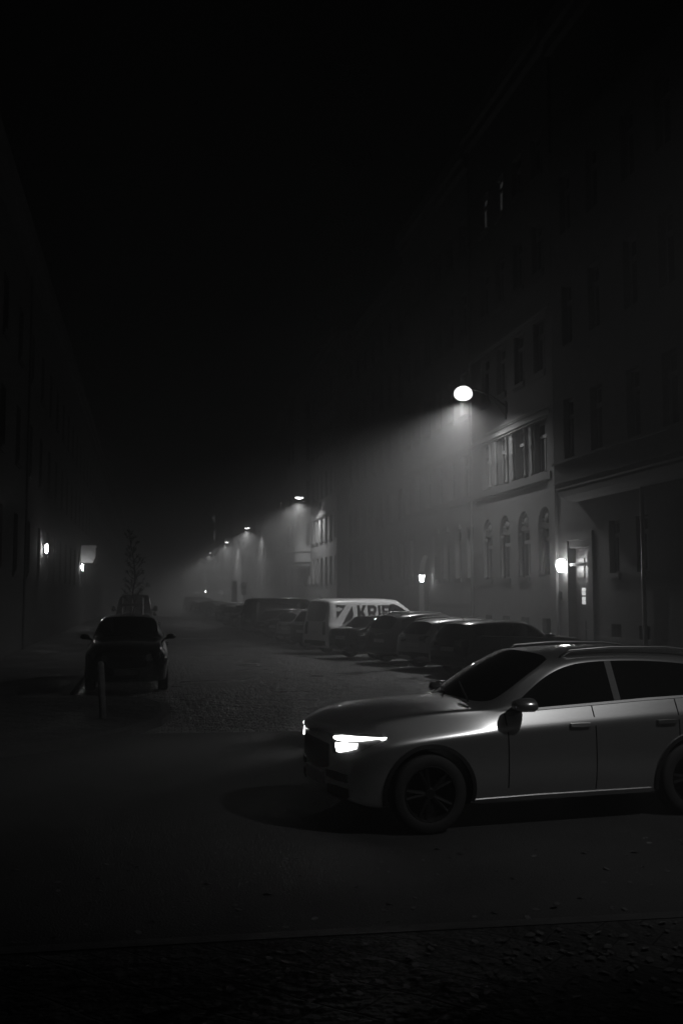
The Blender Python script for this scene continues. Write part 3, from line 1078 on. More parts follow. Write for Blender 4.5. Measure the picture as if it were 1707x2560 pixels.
def table_van():
    def T(s, *yz):
        return [(s, y, z) for y, z in yz]
    S = [
        stn(-0.84, -0.86, 0.78, 0.26, 0.5, 0.80, T(-0.88, (0.66, 0.86), (0.55, 0.88), (0.3, 0.9), (0, 0.9))),
        stn(-0.70, -0.66, 0.90, 0.2, 0.55, 0.96, T(-0.68, (0.74, 1.01), (0.62, 1.04), (0.3, 1.06), (0, 1.07))),
        stn(-0.40, -0.36, 0.945, 0.19, 0.6, 1.06, T(-0.36, (0.80, 1.10), (0.68, 1.14), (0.33, 1.17), (0, 1.18))),
        stn(-0.05, 0.0, 0.95, 0.19, 0.6, 1.12, [(0.12, 0.86, 1.16), (-0.02, 0.78, 1.20), (-0.14, 0.4, 1.22), (-0.18, 0, 1.23)]),
        stn(0.30, 0.36, 0.95, 0.19, 0.6, 1.14, [(0.60, 0.79, 1.52), (0.44, 0.73, 1.56), (0.32, 0.38, 1.6), (0.28, 0, 1.61)]),
        stn(0.75, 0.85, 0.95, 0.19, 0.6, 1.15, [(1.05, 0.76, 1.78), (0.92, 0.68, 1.87), (0.8, 0.36, 1.92), (0.76, 0, 1.93)]),
        stn(1.35, 1.42, 0.95, 0.19, 0.6, 1.15, T(1.42, (0.76, 1.80), (0.67, 1.91), (0.36, 1.95), (0, 1.96))),
        stn(1.48, 1.55, 0.95, 0.19, 0.6, 1.15, T(1.55, (0.76, 1.80), (0.67, 1.915), (0.36, 1.955), (0, 1.965))),
        stn(2.6, 2.6, 0.95, 0.19, 0.6, 1.15, T(2.6, (0.765, 1.80), (0.68, 1.92), (0.36, 1.96), (0, 1.97))),
        stn(3.5, 3.5, 0.95, 0.2, 0.6, 1.15, T(3.5, (0.765, 1.80), (0.68, 1.915), (0.36, 1.955), (0, 1.965))),
        stn(3.88, 3.86, 0.93, 0.22, 0.6, 1.15, [(3.82, 0.755, 1.79), (3.80, 0.665, 1.90), (3.82, 0.36, 1.94), (3.82, 0, 1.95)]),
        stn(3.97, 3.95, 0.89, 0.26, 0.6, 1.14, [(3.90, 0.70, 1.74), (3.88, 0.62, 1.82), (3.90, 0.34, 1.85), (3.90, 0, 1.86)]),
        stn(4.02, 3.99, 0.86, 0.30, 0.6, 1.12, [(3.97, 0.74, 1.2), (3.98, 0.66, 1.16), (3.99, 0.34, 1.15), (3.99, 0, 1.15)]),
        stn(4.03, 4.01, 0.84, 0.34, 0.6, 0.98, T(4.01, (0.7, 0.98), (0.62, 0.98), (0.34, 0.98), (0, 0.98))),
    ]
    return dict(S=S, side=(3, 6), ws=(3, 5), rear=(11, 12), fa=0.0, ra=3.0, R=0.335, w=0.95)


def body_mesh(t, creased=True):
    S = t['S']
    n = len(S)
    vs = []
    idx = {}
    for i, st in enumerate(S):
        for k, (s, y, z) in enumerate(st):
            for sg in ((1,) if abs(y) < 1e-6 else (1, -1)):
                idx[(i, k, sg)] = len(vs)
                vs.append((s, y * sg, z))
            if abs(y) < 1e-6:
                idx[(i, k, -1)] = idx[(i, k, 1)]
    faces, mi = [], []
    for i in range(n - 1):
        for k in range(NR - 1):
            for sg in (1, -1):
                f = (idx[(i, k, sg)], idx[(i + 1, k, sg)], idx[(i + 1, k + 1, sg)], idx[(i, k + 1, sg)])
                m = 0
                if k == 6 and t['side'][0] <= i < t['side'][1]:
                    m = 1
                if k >= 8 and t['ws'][0] <= i < t['ws'][1]:
                    m = 2
                if k >= 8 and t['rear'][0] <= i < t['rear'][1]:
                    m = 3
                if k <= 1:
                    m = 4
                faces.append(f)
                mi.append(m)
    for i in (0, n - 1):
        for k in range(NR - 1):
            f = [idx[(i, k, 1)], idx[(i, k + 1, 1)], idx[(i, k + 1, -1)], idx[(i, k, -1)]]
            f2 = []
            for a in f:
                if a not in f2:
                    f2.append(a)
            if len(f2) > 2:
                faces.append(tuple(f2))
                mi.append(0)
    me = bpy.data.meshes.new('body')
    me.from_pydata(vs, [], faces)
    bm = bmesh.new()
    bm.from_mesh(me)
    bm.faces.ensure_lookup_table()
    for f, m_ in zip(bm.faces, mi):
        f.material_index = m_
        f.smooth = True
    bmesh.ops.recalc_face_normals(bm, faces=bm.faces)
    cl = bm.edges.layers.float.new('crease_edge')
    rev = {}
    for (i, k, sg), v in idx.items():
        rev[v] = k
    for e in bm.edges:
        ms = {f.material_index for f in e.link_faces}
        c = 0.0
        if len(ms) > 1 and not (ms <= {0, 4}):
            c = 0.75
        ka, kb = rev[e.verts[0].index], rev[e.verts[1].index]
        if ka == kb and ka in (5, 6) and creased:
            c = max(c, 0.45 if ka == 5 else 0.35)
        if ka == kb and ka == 2:
            c = 0.6
        e[cl] = c
    bm.to_mesh(me)
    bm.free()
    return me


def wheel_parts(Rw, width=0.21, spokes=5):
    ty = MB()
    w = width / 2
    ty.lathe([(Rw * 0.66, -w * 0.9), (Rw * 0.72, -w), (Rw * 0.93, -w), (Rw * 0.985, -w * 0.8), (Rw, -w * 0.4), (Rw, w * 0.4), (Rw * 0.985, w * 0.8),
              (Rw * 0.93, w), (Rw * 0.72, w), (Rw * 0.66, w * 0.9)], 40, 'y', closed=True)
    rm = MB()
    rm.lathe([(Rw * 0.7, w * 0.96), (Rw * 0.67, w * 0.98), (Rw * 0.62, w * 0.7), (Rw * 0.6, -w * 0.4), (Rw * 0.58, -w * 0.5), (0.0, -w * 0.5)], 40, 'y')
    rm.lathe([(0.0, w * 0.85), (Rw * 0.12, w * 0.85), (Rw * 0.16, w * 0.7), (Rw * 0.16, w * 0.1)], 16, 'y')
    for k in range(spokes):
        a = 2 * PI * k / spokes
        for da_ in (-0.16, 0.16):
            c, s = math.cos(a), math.sin(a)
            c2, s2 = math.cos(a + da_), math.sin(a + da_)
            p0 = Vector((Rw * 0.1 * c, w * 0.6, Rw * 0.1 * s))
            p1 = Vector((Rw * 0.64 * c2, w * 0.75, Rw * 0.64 * s2))
            rm.tube([p0, p1], [0.025, 0.017], 6)
    return ty, rm


def evaluated(o):
    dg = bpy.context.evaluated_depsgraph_get()
    dg.update()
    return bpy.data.meshes.new_from_object(o.evaluated_get(dg))


def make_vehicle(kind, name, label, cat, paint, levels=2, group=None, lights_on=False, rails=False, panel_van=False, hero=False):
    t = {'suv': table_suv, 'wagon': table_wagon, 'sedan': table_sedan, 'van': table_van}[kind]()
    S = t['S']
    smin = min(p[0] for p in S[0])
    smax = max(p[0] for p in S[-1])
    root = thing(name, label, cat, (0, 0, 0), 0, group)
    me = body_mesh(t)
    tmp = link('tmp_body', me)
    sb = tmp.modifiers.new('s', 'SUBSURF')
    sb.levels = sb.render_levels = levels
    # wheel housings
    cu = MB()
    for ax in (t['fa'], t['ra']):
        for sg in (1, -1):
            cu.lathe([(0, t['w'] * 0.62 * sg), (t['R'] + 0.055, t['w'] * 0.62 * sg), (t['R'] + 0.055, t['w'] * 1.2 * sg), (0, t['w'] * 1.2 * sg)], 40, 'y', (ax, 0, t['R'] + 0.005))
    cut = cu.build('tmp_cut', M_LINER)
    bo = tmp.modifiers.new('b', 'BOOLEAN')
    bo.operation = 'DIFFERENCE'
    bo.solver = 'EXACT'
    bo.object = cut
    mats_ = [paint, M_CARGLASS, M_CARGLASS, M_CARGLASS, M_TRIM, M_LINER]
    for m_ in mats_:
        me.materials.append(m_)
    cut.data.materials.clear()
    for m_ in mats_:
        cut.data.materials.append(m_)
    for p in cut.data.polygons:
        p.material_index = 5
    full = evaluated(tmp)
    bpy.data.objects.remove(tmp)
    bpy.data.objects.remove(cut)
    bvh = BVHTree.FromPolygons([v.co for v in full.vertices], [tuple(p.vertices) for p in full.polygons])

    def split(name_, idxs, m_list, parent):
        bm = bmesh.new()
        bm.from_mesh(full)
        bmesh.ops.delete(bm, geom=[f for f in bm.faces if f.material_index not in idxs], context='FACES')
        if len(bm.faces) == 0:
            bm.free()
            return None
        nm = bpy.data.meshes.new(name_)
        bm.to_mesh(nm)
        bm.free()
        nm.materials.clear()
        for m_ in m_list:
            nm.materials.append(m_)
        for p in nm.polygons:
            if len(m_list) == 1:
                p.material_index = 0
        return link(name_, nm, parent)

    body = split('body', {0, 4, 5}, mats_, root)
    # side glass: near and far are separate parts
    for sg in (1, -1):
        o = split('side_windows', {1}, [M_CARGLASS], root)
        bm = bmesh.new()
        bm.from_mesh(o.data)
        bmesh.ops.delete(bm, geom=[f for f in bm.faces if f.calc_center_median().y * sg < 0], context='FACES')
        bm.to_mesh(o.data)
        bm.free()
    split('windscreen', {2}, [M_CARGLASS], root)
    if not panel_van:
        split('rear_window', {3}, [M_CARGLASS], root)
    else:
        split('rear_window', {3}, [mat('frosted_rear_panel', 0.3, 0.3)], root)

    def patch(name_, cols, m_, org, du, dv, dirn, rows=4, off=0.006, parent=root, thick=0.012):
        """grid laid on the body: cols (u, v0, v1); ray from org + u*du + v*dv along dirn"""
        org, du, dv, dirn = Vector(org), Vector(du), Vector(dv), Vector(dirn).normalized()
        if hero and len(cols) > 2:
            fine = []
            for (p, q) in zip(cols[:-1], cols[1:]):
                for k in range(4):
                    fine.append(tuple(a_ + (b_ - a_) * k / 4 for a_, b_ in zip(p, q)))
            cols = fine + [cols[-1]]
        top, bot = [], []
        for (u, v0, v1) in cols:
            for j in range(rows + 1):
                p = org + du * u + dv * (v0 + (v1 - v0) * j / rows)
                h, nrm, _, _ = bvh.ray_cast(p, dirn)
                if h is None:
                    h, nrm, _, _ = bvh.find_nearest(p)
                top.append(h - dirn * off)
                bot.append(h + dirn * thick)
        mb_ = MB()
        nr = rows + 1
        nc = len(cols)
        n0 = len(top)
        mb_.v = [tuple(p) for p in top + bot]
        for i in range(nc - 1):
            for j in range(rows):
                a = i * nr + j
                mb_.f.append((a, a + 1, a + nr + 1, a + nr))
                mb_.m.append(0)
                mb_.f.append((n0 + a, n0 + a + nr, n0 + a + nr + 1, n0 + a + 1))
                mb_.m.append(0)
        for i in range(nc - 1):
            for a, b in ((i * nr, (i + 1) * nr), (i * nr + rows, (i + 1) * nr + rows)):
                mb_.f.append((a, b, n0 + b, n0 + a))
                mb_.m.append(0)
        for j in range(rows):
            for a in (j, (nc - 1) * nr + j):
                mb_.f.append((a, a + 1, n0 + a + 1, n0 + a))
                mb_.m.append(0)
        return mb_.build(name_, m_, parent, smooth=False)

    van = kind == 'van'
    zs = 1.0
    zl = S[1][6][2]           # belt height at the nose
    # wheels
    ty, rm = wheel_parts(t['R'])
    tm = rmm = None
    for ax in (t['fa'], t['ra']):
        for sg in (1, -1):
            y = (t['w'] - 0.125) * sg
            if tm is None:
                o = ty.build('wheel', M_TYRE, root, smooth=True, loc=(ax, y, t['R']))
                tm = o.data
                r_ = rm.build('rim', M_RIM if not hero else mat('dark_alloy_rim', 0.03, 0.4, metal=0.6), o, smooth=False)
                rmm = r_.data
            else:
                o = link('wheel', tm, root, (ax, y, t['R']))
                r_ = link('rim', rmm, o)
            if sg < 0:
                o.rotation_euler = (0, 0, PI)
    # head lamps
    for sg in (1, -1):
        W = t['w']
        if hero:
            c1 = [(0.19, -0.014, 0.006), (0.24, -0.022, 0.014), (0.3, -0.024, 0.022), (0.5, -0.016, 0.024), (0.64, -0.002, 0.022), (0.72, 0.008, 0.02), (0.80, 0.014, 0.02)]
            c2 = [(0.22, -0.08, -0.046), (0.25, -0.12, -0.046), (0.3, -0.12, -0.04), (0.42, -0.10, -0.036), (0.52, -0.075, -0.034)]
            org = (smin - 0.55, 0.42 * sg, 0.815)
            du = Vector((0.62, 0.52 * sg, 0))
            di = (0.62, -0.62 * sg, 0)
            org = Vector(org) + Vector((0, 0.55 * sg, 0))
            hl = patch('headlight', c1, M_DRL, org, du, (0, 0, 1), di, off=0.02)
            patch('lower_beam', c2, M_DRL, org, du, (0, 0, 1), di, off=0.018, parent=hl)
            hz = [(u, a - 0.012, b + 0.012) for (u, a, b) in [(0.10, -0.05, 0.01), (0.16, -0.13, 0.02), (0.3, -0.13, 0.03), (0.55, -0.09, 0.03), (0.75, 0.0, 0.03)]]
            patch('housing', hz, M_TRIM, org, du, (0, 0, 1), di, off=0.002, parent=hl)
            patch('side_intake', [(0.02, -0.36, -0.30), (0.25, -0.37, -0.29), (0.42, -0.37, -0.30)], M_TRIM, org, du, (0, 0, 1), di)
            patch('side_intake', [(0.05, -0.50, -0.42), (0.25, -0.51, -0.41), (0.42, -0.50, -0.42)], M_TRIM, org, du, (0, 0, 1), di)
        else:
            zc = zl - 0.13 if not van else 0.86
            org = Vector((smin - 0.55, 0.95 * sg, zc))
            patch('headlight', [(0.0, -0.07, 0.02), (0.2, -0.09, 0.06), (0.45, -0.05, 0.08), (0.62, 0.02, 0.09)], M_LAMPG, org,
                  Vector((0.62, 0.52 * sg, 0)), (0, 0, 1), (0.62, -0.62 * sg, 0))
    # grille and front plate
    zg = 0.62 if not van else 0.66
    patch('grille', [(-0.42, -0.10, 0.10), (-0.2, -0.14, 0.11), (0.2, -0.14, 0.11), (0.42, -0.10, 0.10)], M_TRIM, (smin - 0.6, 0, zg + 0.02), (0, 1, 0), (0, 0, 1), (1, 0, 0), off=0.006)
    for zz in (-0.09, -0.04, 0.01, 0.06):
        pass
    patch('number_plate', [(-0.26, -0.055, 0.055), (0, -0.055, 0.055), (0.26, -0.055, 0.055)], M_PLATE, (smin - 0.6, 0, 0.42), (0, 1, 0), (0, 0, 1), (1, 0, 0), off=0.02, rows=1)
    # rear lamps, plate, bumper insert
    zt = 0.86 if not van else 0.92
    hh = 0.10 if not van else 0.22
    for sg in (1, -1):
        org = Vector((smax + 0.55, 0.95 * sg, zt))
        if van:
            cols_ = [(0.1, -hh, hh), (0.26, -hh, hh)]
        else:
            cols_ = [(0.0, -hh * 0.5, hh * 0.6), (0.2, -hh, hh), (0.5, -hh * 0.4, hh)]
        patch('tail_light', cols_, M_REDL, org, Vector((-0.62, 0.52 * sg, 0)), (0, 0, 1), (-0.62, -0.62 * sg, 0))
    patch('number_plate', [(-0.26, -0.055, 0.055), (0, -0.055, 0.055), (0.26, -0.055, 0.055)], M_PLATE, (smax + 0.6, 0, 0.70 if not van else 0.78), (0, 1, 0), (0, 0, 1), (-1, 0, 0), off=0.015, rows=1)
    patch('rear_bumper', [(-0.7, -0.13, 0.05), (0, -0.13, 0.06), (0.7, -0.13, 0.05)], M_TRIM, (smax + 0.6, 0, 0.44), (0, 1, 0), (0, 0, 1), (-1, 0, 0), off=0.012, rows=2)
    # mirrors
    for sg in (1, -1):
        ms, mz, my = (0.88, 1.06 * (S[6][6][2] / 1.03), t['w']) if not van else (0.42, 1.28, t['w'])
        mm_ = MB()
        sz = 0.07 if not van else 0.15
        ring = []
        for (ds, sc) in ((-0.13, 0.25), (-0.11, 0.7), (-0.04, 0.98), (0.05, 1.0), (0.07, 0.85)):
            ring.append([(ms + ds, my * sg + sg * (0.06 + 0.115 * sc * math.cos(a)), mz + 0.02 + sz * sc * math.sin(a) * (0.8 if math.sin(a) < 0 else 1)) for a in [2 * PI * k / 12 for k in range(12)]])
        b0 = len(mm_.v)
        for r_ in ring:
            mm_.v += r_
        for i in range(len(ring) - 1):
            for k in range(12):
                mm_.f.append((b0 + i * 12 + k, b0 + i * 12 + (k + 1) % 12, b0 + (i + 1) * 12 + (k + 1) % 12, b0 + (i + 1) * 12 + k))
                mm_.m.append(0)
        mm_.f.append(tuple(range(b0, b0 + 12)))
        mm_.m.append(0)
        mm_.f.append(tuple(range(b0 + 48, b0 + 60)))
        mm_.m.append(1)
        mm_.tube([(ms, my * sg * 0.90, mz - 0.03), (ms, my * sg + 0.03 * sg, mz - 0.01)], 0.025, 6)
        mm_.build('mirror', [paint if not hero else M_SILVER, M_CARGLASS], root, smooth=True)
    # door handles, door seams
    hs = ([1.46, 2.36] if not van else [1.30, 1.75]) if kind != 'wagon' else [1.5, 2.42]
    hz_ = S[8][6][2] - 0.18 if not van else 1.02
    for sg in (1, -1):
        for h in hs:
            patch('door_handle', [(-0.1, -0.014, 0.014), (0, -0.018, 0.016), (0.1, -0.014, 0.014)], M_RIM if hero else paint, (h, 1.5 * sg, hz_), (1, 0, 0), (0, 0, 1), (0, -sg, 0), rows=1, off=0.03)
        seams = [(0.74, 0.36, 1.0), (1.62, 0.30, 1.05), (2.5, 0.55, 1.08)] if not van else [(0.32, 0.35, 1.12), (1.48, 0.3, 1.8), (2.62, 0.3, 1.8)]
        sc_ = S[8][6][2] / 1.065 if not van else 1.0
        for (s_, za, zb) in seams:
            patch('door_seam', [(-0.006, za, zb * sc_), (0.006, za, zb * sc_)], M_LINER, (s_, 1.5 * sg, 0), (1, 0, 0), (0, 0, 1), (0, -sg, 0), rows=8, off=0.0015, thick=0.004)
        if not van:
            zb_ = [(S[i][6][0], S[i][6][2]) for i in (6, 7, 8, 9, 10, 11)]
            patch('window_trim', [(a_, b_ - 0.012, b_ + 0.008) for a_, b_ in zb_], M_RIM, (0, 1.5 * sg, 0), (1, 0, 0), (0, 0, 1), (0, -sg, 0), rows=1, off=0.008)
        # B pillar / window divider
        if not van:
            yb = S[8][6][1]
            patch('window_pillar', [(-0.035, S[8][6][2] + 0.015, S[8][7][2] - 0.01), (0.035, S[8][6][2] + 0.015, S[8][7][2] - 0.01)], M_TRIM, (1.9, 1.5 * sg, 0), (1, 0, 0), (0, 0, 1), (0, -sg, 0), rows=4, off=0.003)
    # sill strip and wheel arch trims
    for sg in (1, -1):
        patch('sill_trim', [(0.42, 0.20, 0.27), (1.0, 0.20, 0.28), (2.2, 0.20, 0.28)] if not van else [(0.42, 0.2, 0.27), (2.5, 0.2, 0.27)], M_TRIM if not hero else M_SILVER,
              (0, 1.5 * sg, 0), (1, 0, 0), (0, 0, 1), (0, -sg, 0), rows=2, off=0.012)
        if hero:
            for ax in (t['fa'], t['ra']):
                ar = MB()
                pr, n = [], 26
                for k in range(n + 1):
                    a = R(-12 + 204 * k / n)
                    ring_ = []
                    for rr in (t['R'] + 0.05, t['R'] + 0.085):
                        px_, pz_ = ax + rr * math.cos(a), t['R'] + rr * math.sin(a)
                        h, nn, _, _ = bvh.ray_cast(Vector((ax + (rr + 0.02) * math.cos(a), 1.5 * sg, t['R'] + (rr + 0.02) * math.sin(a))), Vector((0, -sg, 0)))
                        yy = h.y if h and abs(h.y) > 0.7 else t['w'] * 0.97 * sg
                        ring_.append(((px_, yy + 0.016 * sg, pz_), (px_, yy - 0.03 * sg, pz_)))
                    pr.append(ring_)
                for k in range(n):
                    a0, a1 = pr[k], pr[k + 1]
                    ar.quad([a0[0][0], a1[0][0], a1[1][0], a0[1][0]])
                    ar.quad([a0[0][0], a1[0][0], a1[0][1], a0[0][1]])
                    ar.quad([a0[1][0], a1[1][0], a1[1][1], a0[1][1]])
                ar.build('wheel_arch_trim', M_TRIM, root)
    if rails:
        for sg in (1, -1):
            rl = MB()
            y = S[8][8][1] * sg * 0.97
            z0 = S[8][8][2]
            rl.tube([(1.45, y, z0 - 0.03), (1.55, y, z0 + 0.03), (2.0, y, z0 + 0.055), (2.6, y, z0 + 0.045), (3.0, y, z0 + 0.0), (3.08, y, z0 - 0.06)], 0.014, 8)
            rl.build('roof_rail', M_RIM, root, smooth=True)
    if not hero:
        an = MB()
        zr = S[-4][10][2]
        sa_ = S[-4][10][0] - 0.1
        an.tube([(sa_, 0, zr - 0.04), (sa_ + 0.02, 0, zr + 0.03), (sa_ + 0.14, 0, zr + 0.15)], [0.02, 0.008, 0.004], 6)
        an.build('antenna', M_TRIM, root)
    # wipers
    wp = MB()
    a, b = S[t['ws'][0]], S[t['ws'][0] + 1]
    for (y0, y1) in ((0.05, 0.58), (-0.55, -0.02)):
        p0 = Vector(bvh.find_nearest(Vector((a[9][0] - 0.02, y0, a[9][2] + 0.02)))[0]) + Vector((-0.02, 0, 0.02))
        p1 = Vector(bvh.find_nearest(Vector((a[9][0] + 0.12, y1, a[9][2] + 0.12)))[0]) + Vector((-0.02, 0, 0.02))
        wp.tube([p0, p1], 0.01, 5)
    wp.build('wiper', M_TRIM, root)
    return root, bvh, t


def place(root, x, y, ang):
    """x, y: ground point under the middle of the car; ang: direction the REAR points, degrees from +X"""
    root.location = (x, y, 0)
    root.rotation_euler = (0, 0, R(ang))


# --- the silver car crossing in front
hero, hb, ht = make_vehicle('suv', 'passing_car', 'silver crossover crossing in the foreground with its headlights on', 'car', M_SILVER, levels=3, rails=True, hero=True)
a = R(6)
O = Vector((2.42, 8.43, 0))
nrm = Vector((-math.sin(a), math.cos(a), 0))
c = O + nrm * 0.915
hero.location = c
hero.rotation_euler = (0, 0, a)
for sg in (1, -1):
    spot('headlight_beam', (-0.98, 0.55 * sg, 0.70), 110, 28, 1.0, 0.05, rot=(R(90 - 2), 0, R(90)), parent=hero)
hero_shift = None


def park(proto, first, x, y, ang, label, group=None, used=[]):
    o = proto if proto.name not in used else copy_tree(proto)
    used.append(proto.name)
    o.location = (x, y, 0)
    o.rotation_euler = (0, 0, R(ang))
    o['label'] = label
    if group:
        o['group'] = group
    return o


def rear_place(nx, ny, heading, w, rear):
    """position so that the near rear corner stands at (nx, ny); heading from +Y towards +X, front that way"""
    h = Vector((math.sin(R(heading)), math.cos(R(heading)), 0))
    lp = Vector((-h.y, h.x, 0))
    P = Vector((nx, ny, 0)) + lp * w + h * rear
    return P.x, P.y, math.degrees(math.atan2(-h.y, -h.x))


G1 = 'cars parked nose to the facade on the right'
wagon_dark, _, _ = make_vehicle('wagon', 'parked_car', 'x', 'car', M_BLACKP, 2, G1)
wagon_grey, _, _ = make_vehicle('wagon', 'parked_car', 'x', 'car', M_PALEP, 2, G1, rails=True)
suv_grey, _, _ = make_vehicle('suv', 'parked_car', 'x', 'car', M_GREYP, 2, G1, rails=True)
sedan_dark, _, _ = make_vehicle('sedan', 'parked_car', 'x', 'car', M_BLACKP, 2, G1)
van_white, vbvh, vt = make_vehicle('van', 'delivery_van', 'x', 'van', M_WHITEP, 2, None, panel_van=True)
van_dark, _, _ = make_vehicle('van', 'parked_van', 'x', 'van', M_DARKV, 2, None)

used = []


def put(proto, x, y, ang, label):
    o = copy_tree(proto) if proto.name in used else proto
    used.append(proto.name)
    o.location = (x, y, 0)
    o.rotation_euler = (0, 0, R(ang))
    o['label'] = label
    return o


HD = 68
RW = 3.55
put(wagon_dark, *rear_place(7.88, 23.9, HD, 0.9, RW), 'black estate car parked nearest, right behind the passing silver car')
put(wagon_grey, *rear_place(7.59, 26.2, HD, 0.9, RW), 'pale estate car with roof rails second in the parked row')
put(suv_grey, *rear_place(7.2, 28.8, HD, 0.9, 3.5), 'grey car with a glinting rear panel third in the parked row')
put(sedan_dark, *rear_place(6.5, 31.2, HD, 0.9, 3.6), 'dark car parked directly beside the lettered white van')
# text on the van before placing it


def van_text(root, bvh):
    LET = {
        'K': [[(0, 0), (.26, 0), (.26, 1), (0, 1)], [(.24, .42), (.55, 1), (.88, 1), (.5, .5)], [(.24, .6), (.5, .6), (.92, 0), (.58, 0), (.24, .48)]],
        'R': [[(0, 0), (.26, 0), (.26, 1), (0, 1)], [(.26, .78), (.26, 1), (.6, 1), (.8, .88), (.84, .72), (.58, .72), (.52, .78)], [(.26, .38), (.26, .58), (.52, .58), (.58, .72), (.84, .72), (.78, .5), (.62, .4)],
              [(.3, .4), (.62, .4), (.9, 0), (.6, 0)]],
        'I': [[(0, 0), (.26, 0), (.26, 1), (0, 1)]],
        'E': [[(0, 0), (.26, 0), (.26, 1), (0, 1)], [(.26, .78), (.72, .78), (.72, 1), (.26, 1)], [(.26, .4), (.64, .4), (.64, .6), (.26, .6)], [(.26, 0), (.74, 0), (.74, .22), (.26, .22)]],
        'G': [[(0, .3), (.26, .35), (.26, .65), (0, .7)], [(0, .7), (.26, .65), (.36, .76), (.4, 1), (.18, .92)], [(.36, .76), (.4, 1), (.7, .95), (.82, .74), (.58, .68), (.48, .77)],
              [(0, .3), (.18, .08), (.4, 0), (.38, .22), (.26, .35)], [(.38, .22), (.4, 0), (.82, .1), (.82, .52), (.48, .52), (.48, .34), (.58, .34), (.58, .26)]],
    }
    LW = {'K': .98, 'R': .98, 'I': .36, 'E': .84, 'G': .95}
    for sg in (1, -1):
        m = MB()
        H = 0.50

        def put_poly(poly, s0, z0, wsc):
            for (dy) in (0.0,):
                pts = []
                for (u, v) in poly:
                    sU = (s0 - u * wsc) if sg > 0 else (s0 + u * wsc)
                    z = z0 + v * H
                    h, nn, _, _ = bvh.ray_cast(Vector((sU, 1.6 * sg, z)), Vector((0, -sg, 0)))
                    y = (h.y if h else 0.94 * sg) + 0.006 * sg
                    pts.append((sU, y, z))
                m.quad(pts)
                m.quad([(p[0], p[1] - 0.01 * sg, p[2]) for p in pts])
                for i in range(len(pts)):
                    p, q = pts[i], pts[(i + 1) % len(pts)]
                    m.quad([p, q, (q[0], q[1] - 0.01 * sg, q[2]), (p[0], p[1] - 0.01 * sg, p[2])])
        s = 2.75 if sg > 0 else 0.9
        # subdivide tall letters so they follow the curved side
        def clip(poly, a, b):
            out = []
            for i in range(len(poly)):
                p, q = poly[i], poly[(i + 1) % len(poly)]
                for lim, keep in ((None, None),):
                    pass
            return out
        for ch in 'KRIEG':
            for poly in LET[ch]:
                put_poly(poly, s, 1.22, 0.46)
            s += (-1 if sg > 0 else 1) * LW[ch] * 0.46
        s = 3.62 if sg > 0 else 3.55
        for poly in ([(0, .1), (.9, 1.0), (0, 1.05)], [(.35, -.35), (1.45, .95), (1.5, .35), (1.35, 0.0)]):
            if sg > 0:
                put_poly(poly, s, 1.22, 0.46)
        m.build('lettering', M_LETTER, root, fixn=True)


van_text(van_white, vbvh)
# the street side of the van shows its right side: turn so the lettered flank faces the camera
put(van_white, *rear_place(6.18, 34.1, HD, 0.94, 4.0), 'white delivery van with large black lettering on its side')
put(van_dark, *rear_place(5.4, 50.2, HD, 0.94, 4.0), 'dark van parked beyond the white van, roof at the same height')
G2 = 'cars parked farther along the right side'
names = ['car parked just beyond the white van, windows catching lamp light', 'second car beyond the white van', 'third car beyond the white van', 'fourth car beyond the white van, beside the dark van']
protos = [suv_grey, wagon_grey, sedan_dark, wagon_dark]
for i, y in enumerate((37.2, 40.2, 43.3, 46.4)):
    put(protos[i], *rear_place(6.0 - 0.1 * i, y, HD, 0.9, 3.55), ['grey car just beyond the white van, its windows catching lamp light', 'pale car with roof rails two places beyond the white van',
        'dark saloon mostly hidden behind the white van', 'dark estate car tucked against the dark van'][i])
order = [sedan_dark, wagon_grey, suv_grey, wagon_dark]
labf = {54: 'pale car whose boot lid shines beside the dark van', 57: 'low saloon with a gleaming roof line beyond the dark van'}
y = 53.8
i = 0
words = ['dark saloon', 'pale estate car', 'grey crossover', 'black estate car']
nth = ['first', 'second', 'third', 'fourth', 'fifth', 'sixth', 'seventh', 'eighth', 'ninth', 'tenth', 'eleventh', 'twelfth', 'thirteenth', 'fourteenth',
       'fifteenth', 'sixteenth', 'seventeenth', 'eighteenth', 'nineteenth', 'twentieth', 'twenty-first', 'twenty-second', 'twenty-third', 'twenty-fourth', 'twenty-fifth', 'twenty-sixth']
while y < 128:
    k = [1, 0, 2, 1, 3, 0, 2][i % 7]
    o = put(order[[1, 0, 2, 1, 3, 0, 2][i % 7]], *rear_place(5.3 + rnd.uniform(-0.15, 0.15), y, HD, 0.9, 3.55),
            '%s parked %s beyond the dark van, small in the haze' % (['dark saloon', 'pale estate car', 'grey crossover', 'black estate car'][[0, 1, 2, 3][k]], nth[i]))
    o['group'] = G2
    y += 3.0 + rnd.uniform(-0.1, 0.25)
    i += 1
put(van_dark, *rear_place(5.2, 132, HD, 0.94, 4.0), 'far dark van breaking the line of parked roofs')

# left row, parked along the kerb facing the camera
left_suv, _, _ = make_vehicle('suv', 'parked_car', 'black car with mirrors out, parked facing the camera on the left', 'car', M_BLACKP, 2)
left_suv.scale = (1.0, 0.98, 1.04)
place(left_suv, -0.42, 22.5, 90)
left_van, _, _ = make_vehicle('van', 'parked_van', 'dark van standing behind the small tree on the left', 'van', M_DARKV, 2)
left_van.scale = (1, 0.98, 1.1)
place(left_van, -0.62, 48.5, 90)
G3 = 'cars parked along the left kerb'
for (proto, yy, lb) in ((sedan_dark, 38.0, 'dark saloon hidden behind the black car on the left'), (wagon_dark, 55.8, 'dark estate car behind the left van'),
                        (sedan_dark, 62.0, 'dark saloon two places behind the left van'), (suv_grey, 70.0, 'grey crossover far along the left kerb'),
                        (wagon_dark, 78.0, 'farthest dark estate car along the left kerb')):
    o = put(proto, -0.55, yy, 90, lb)
    o['group'] = G3

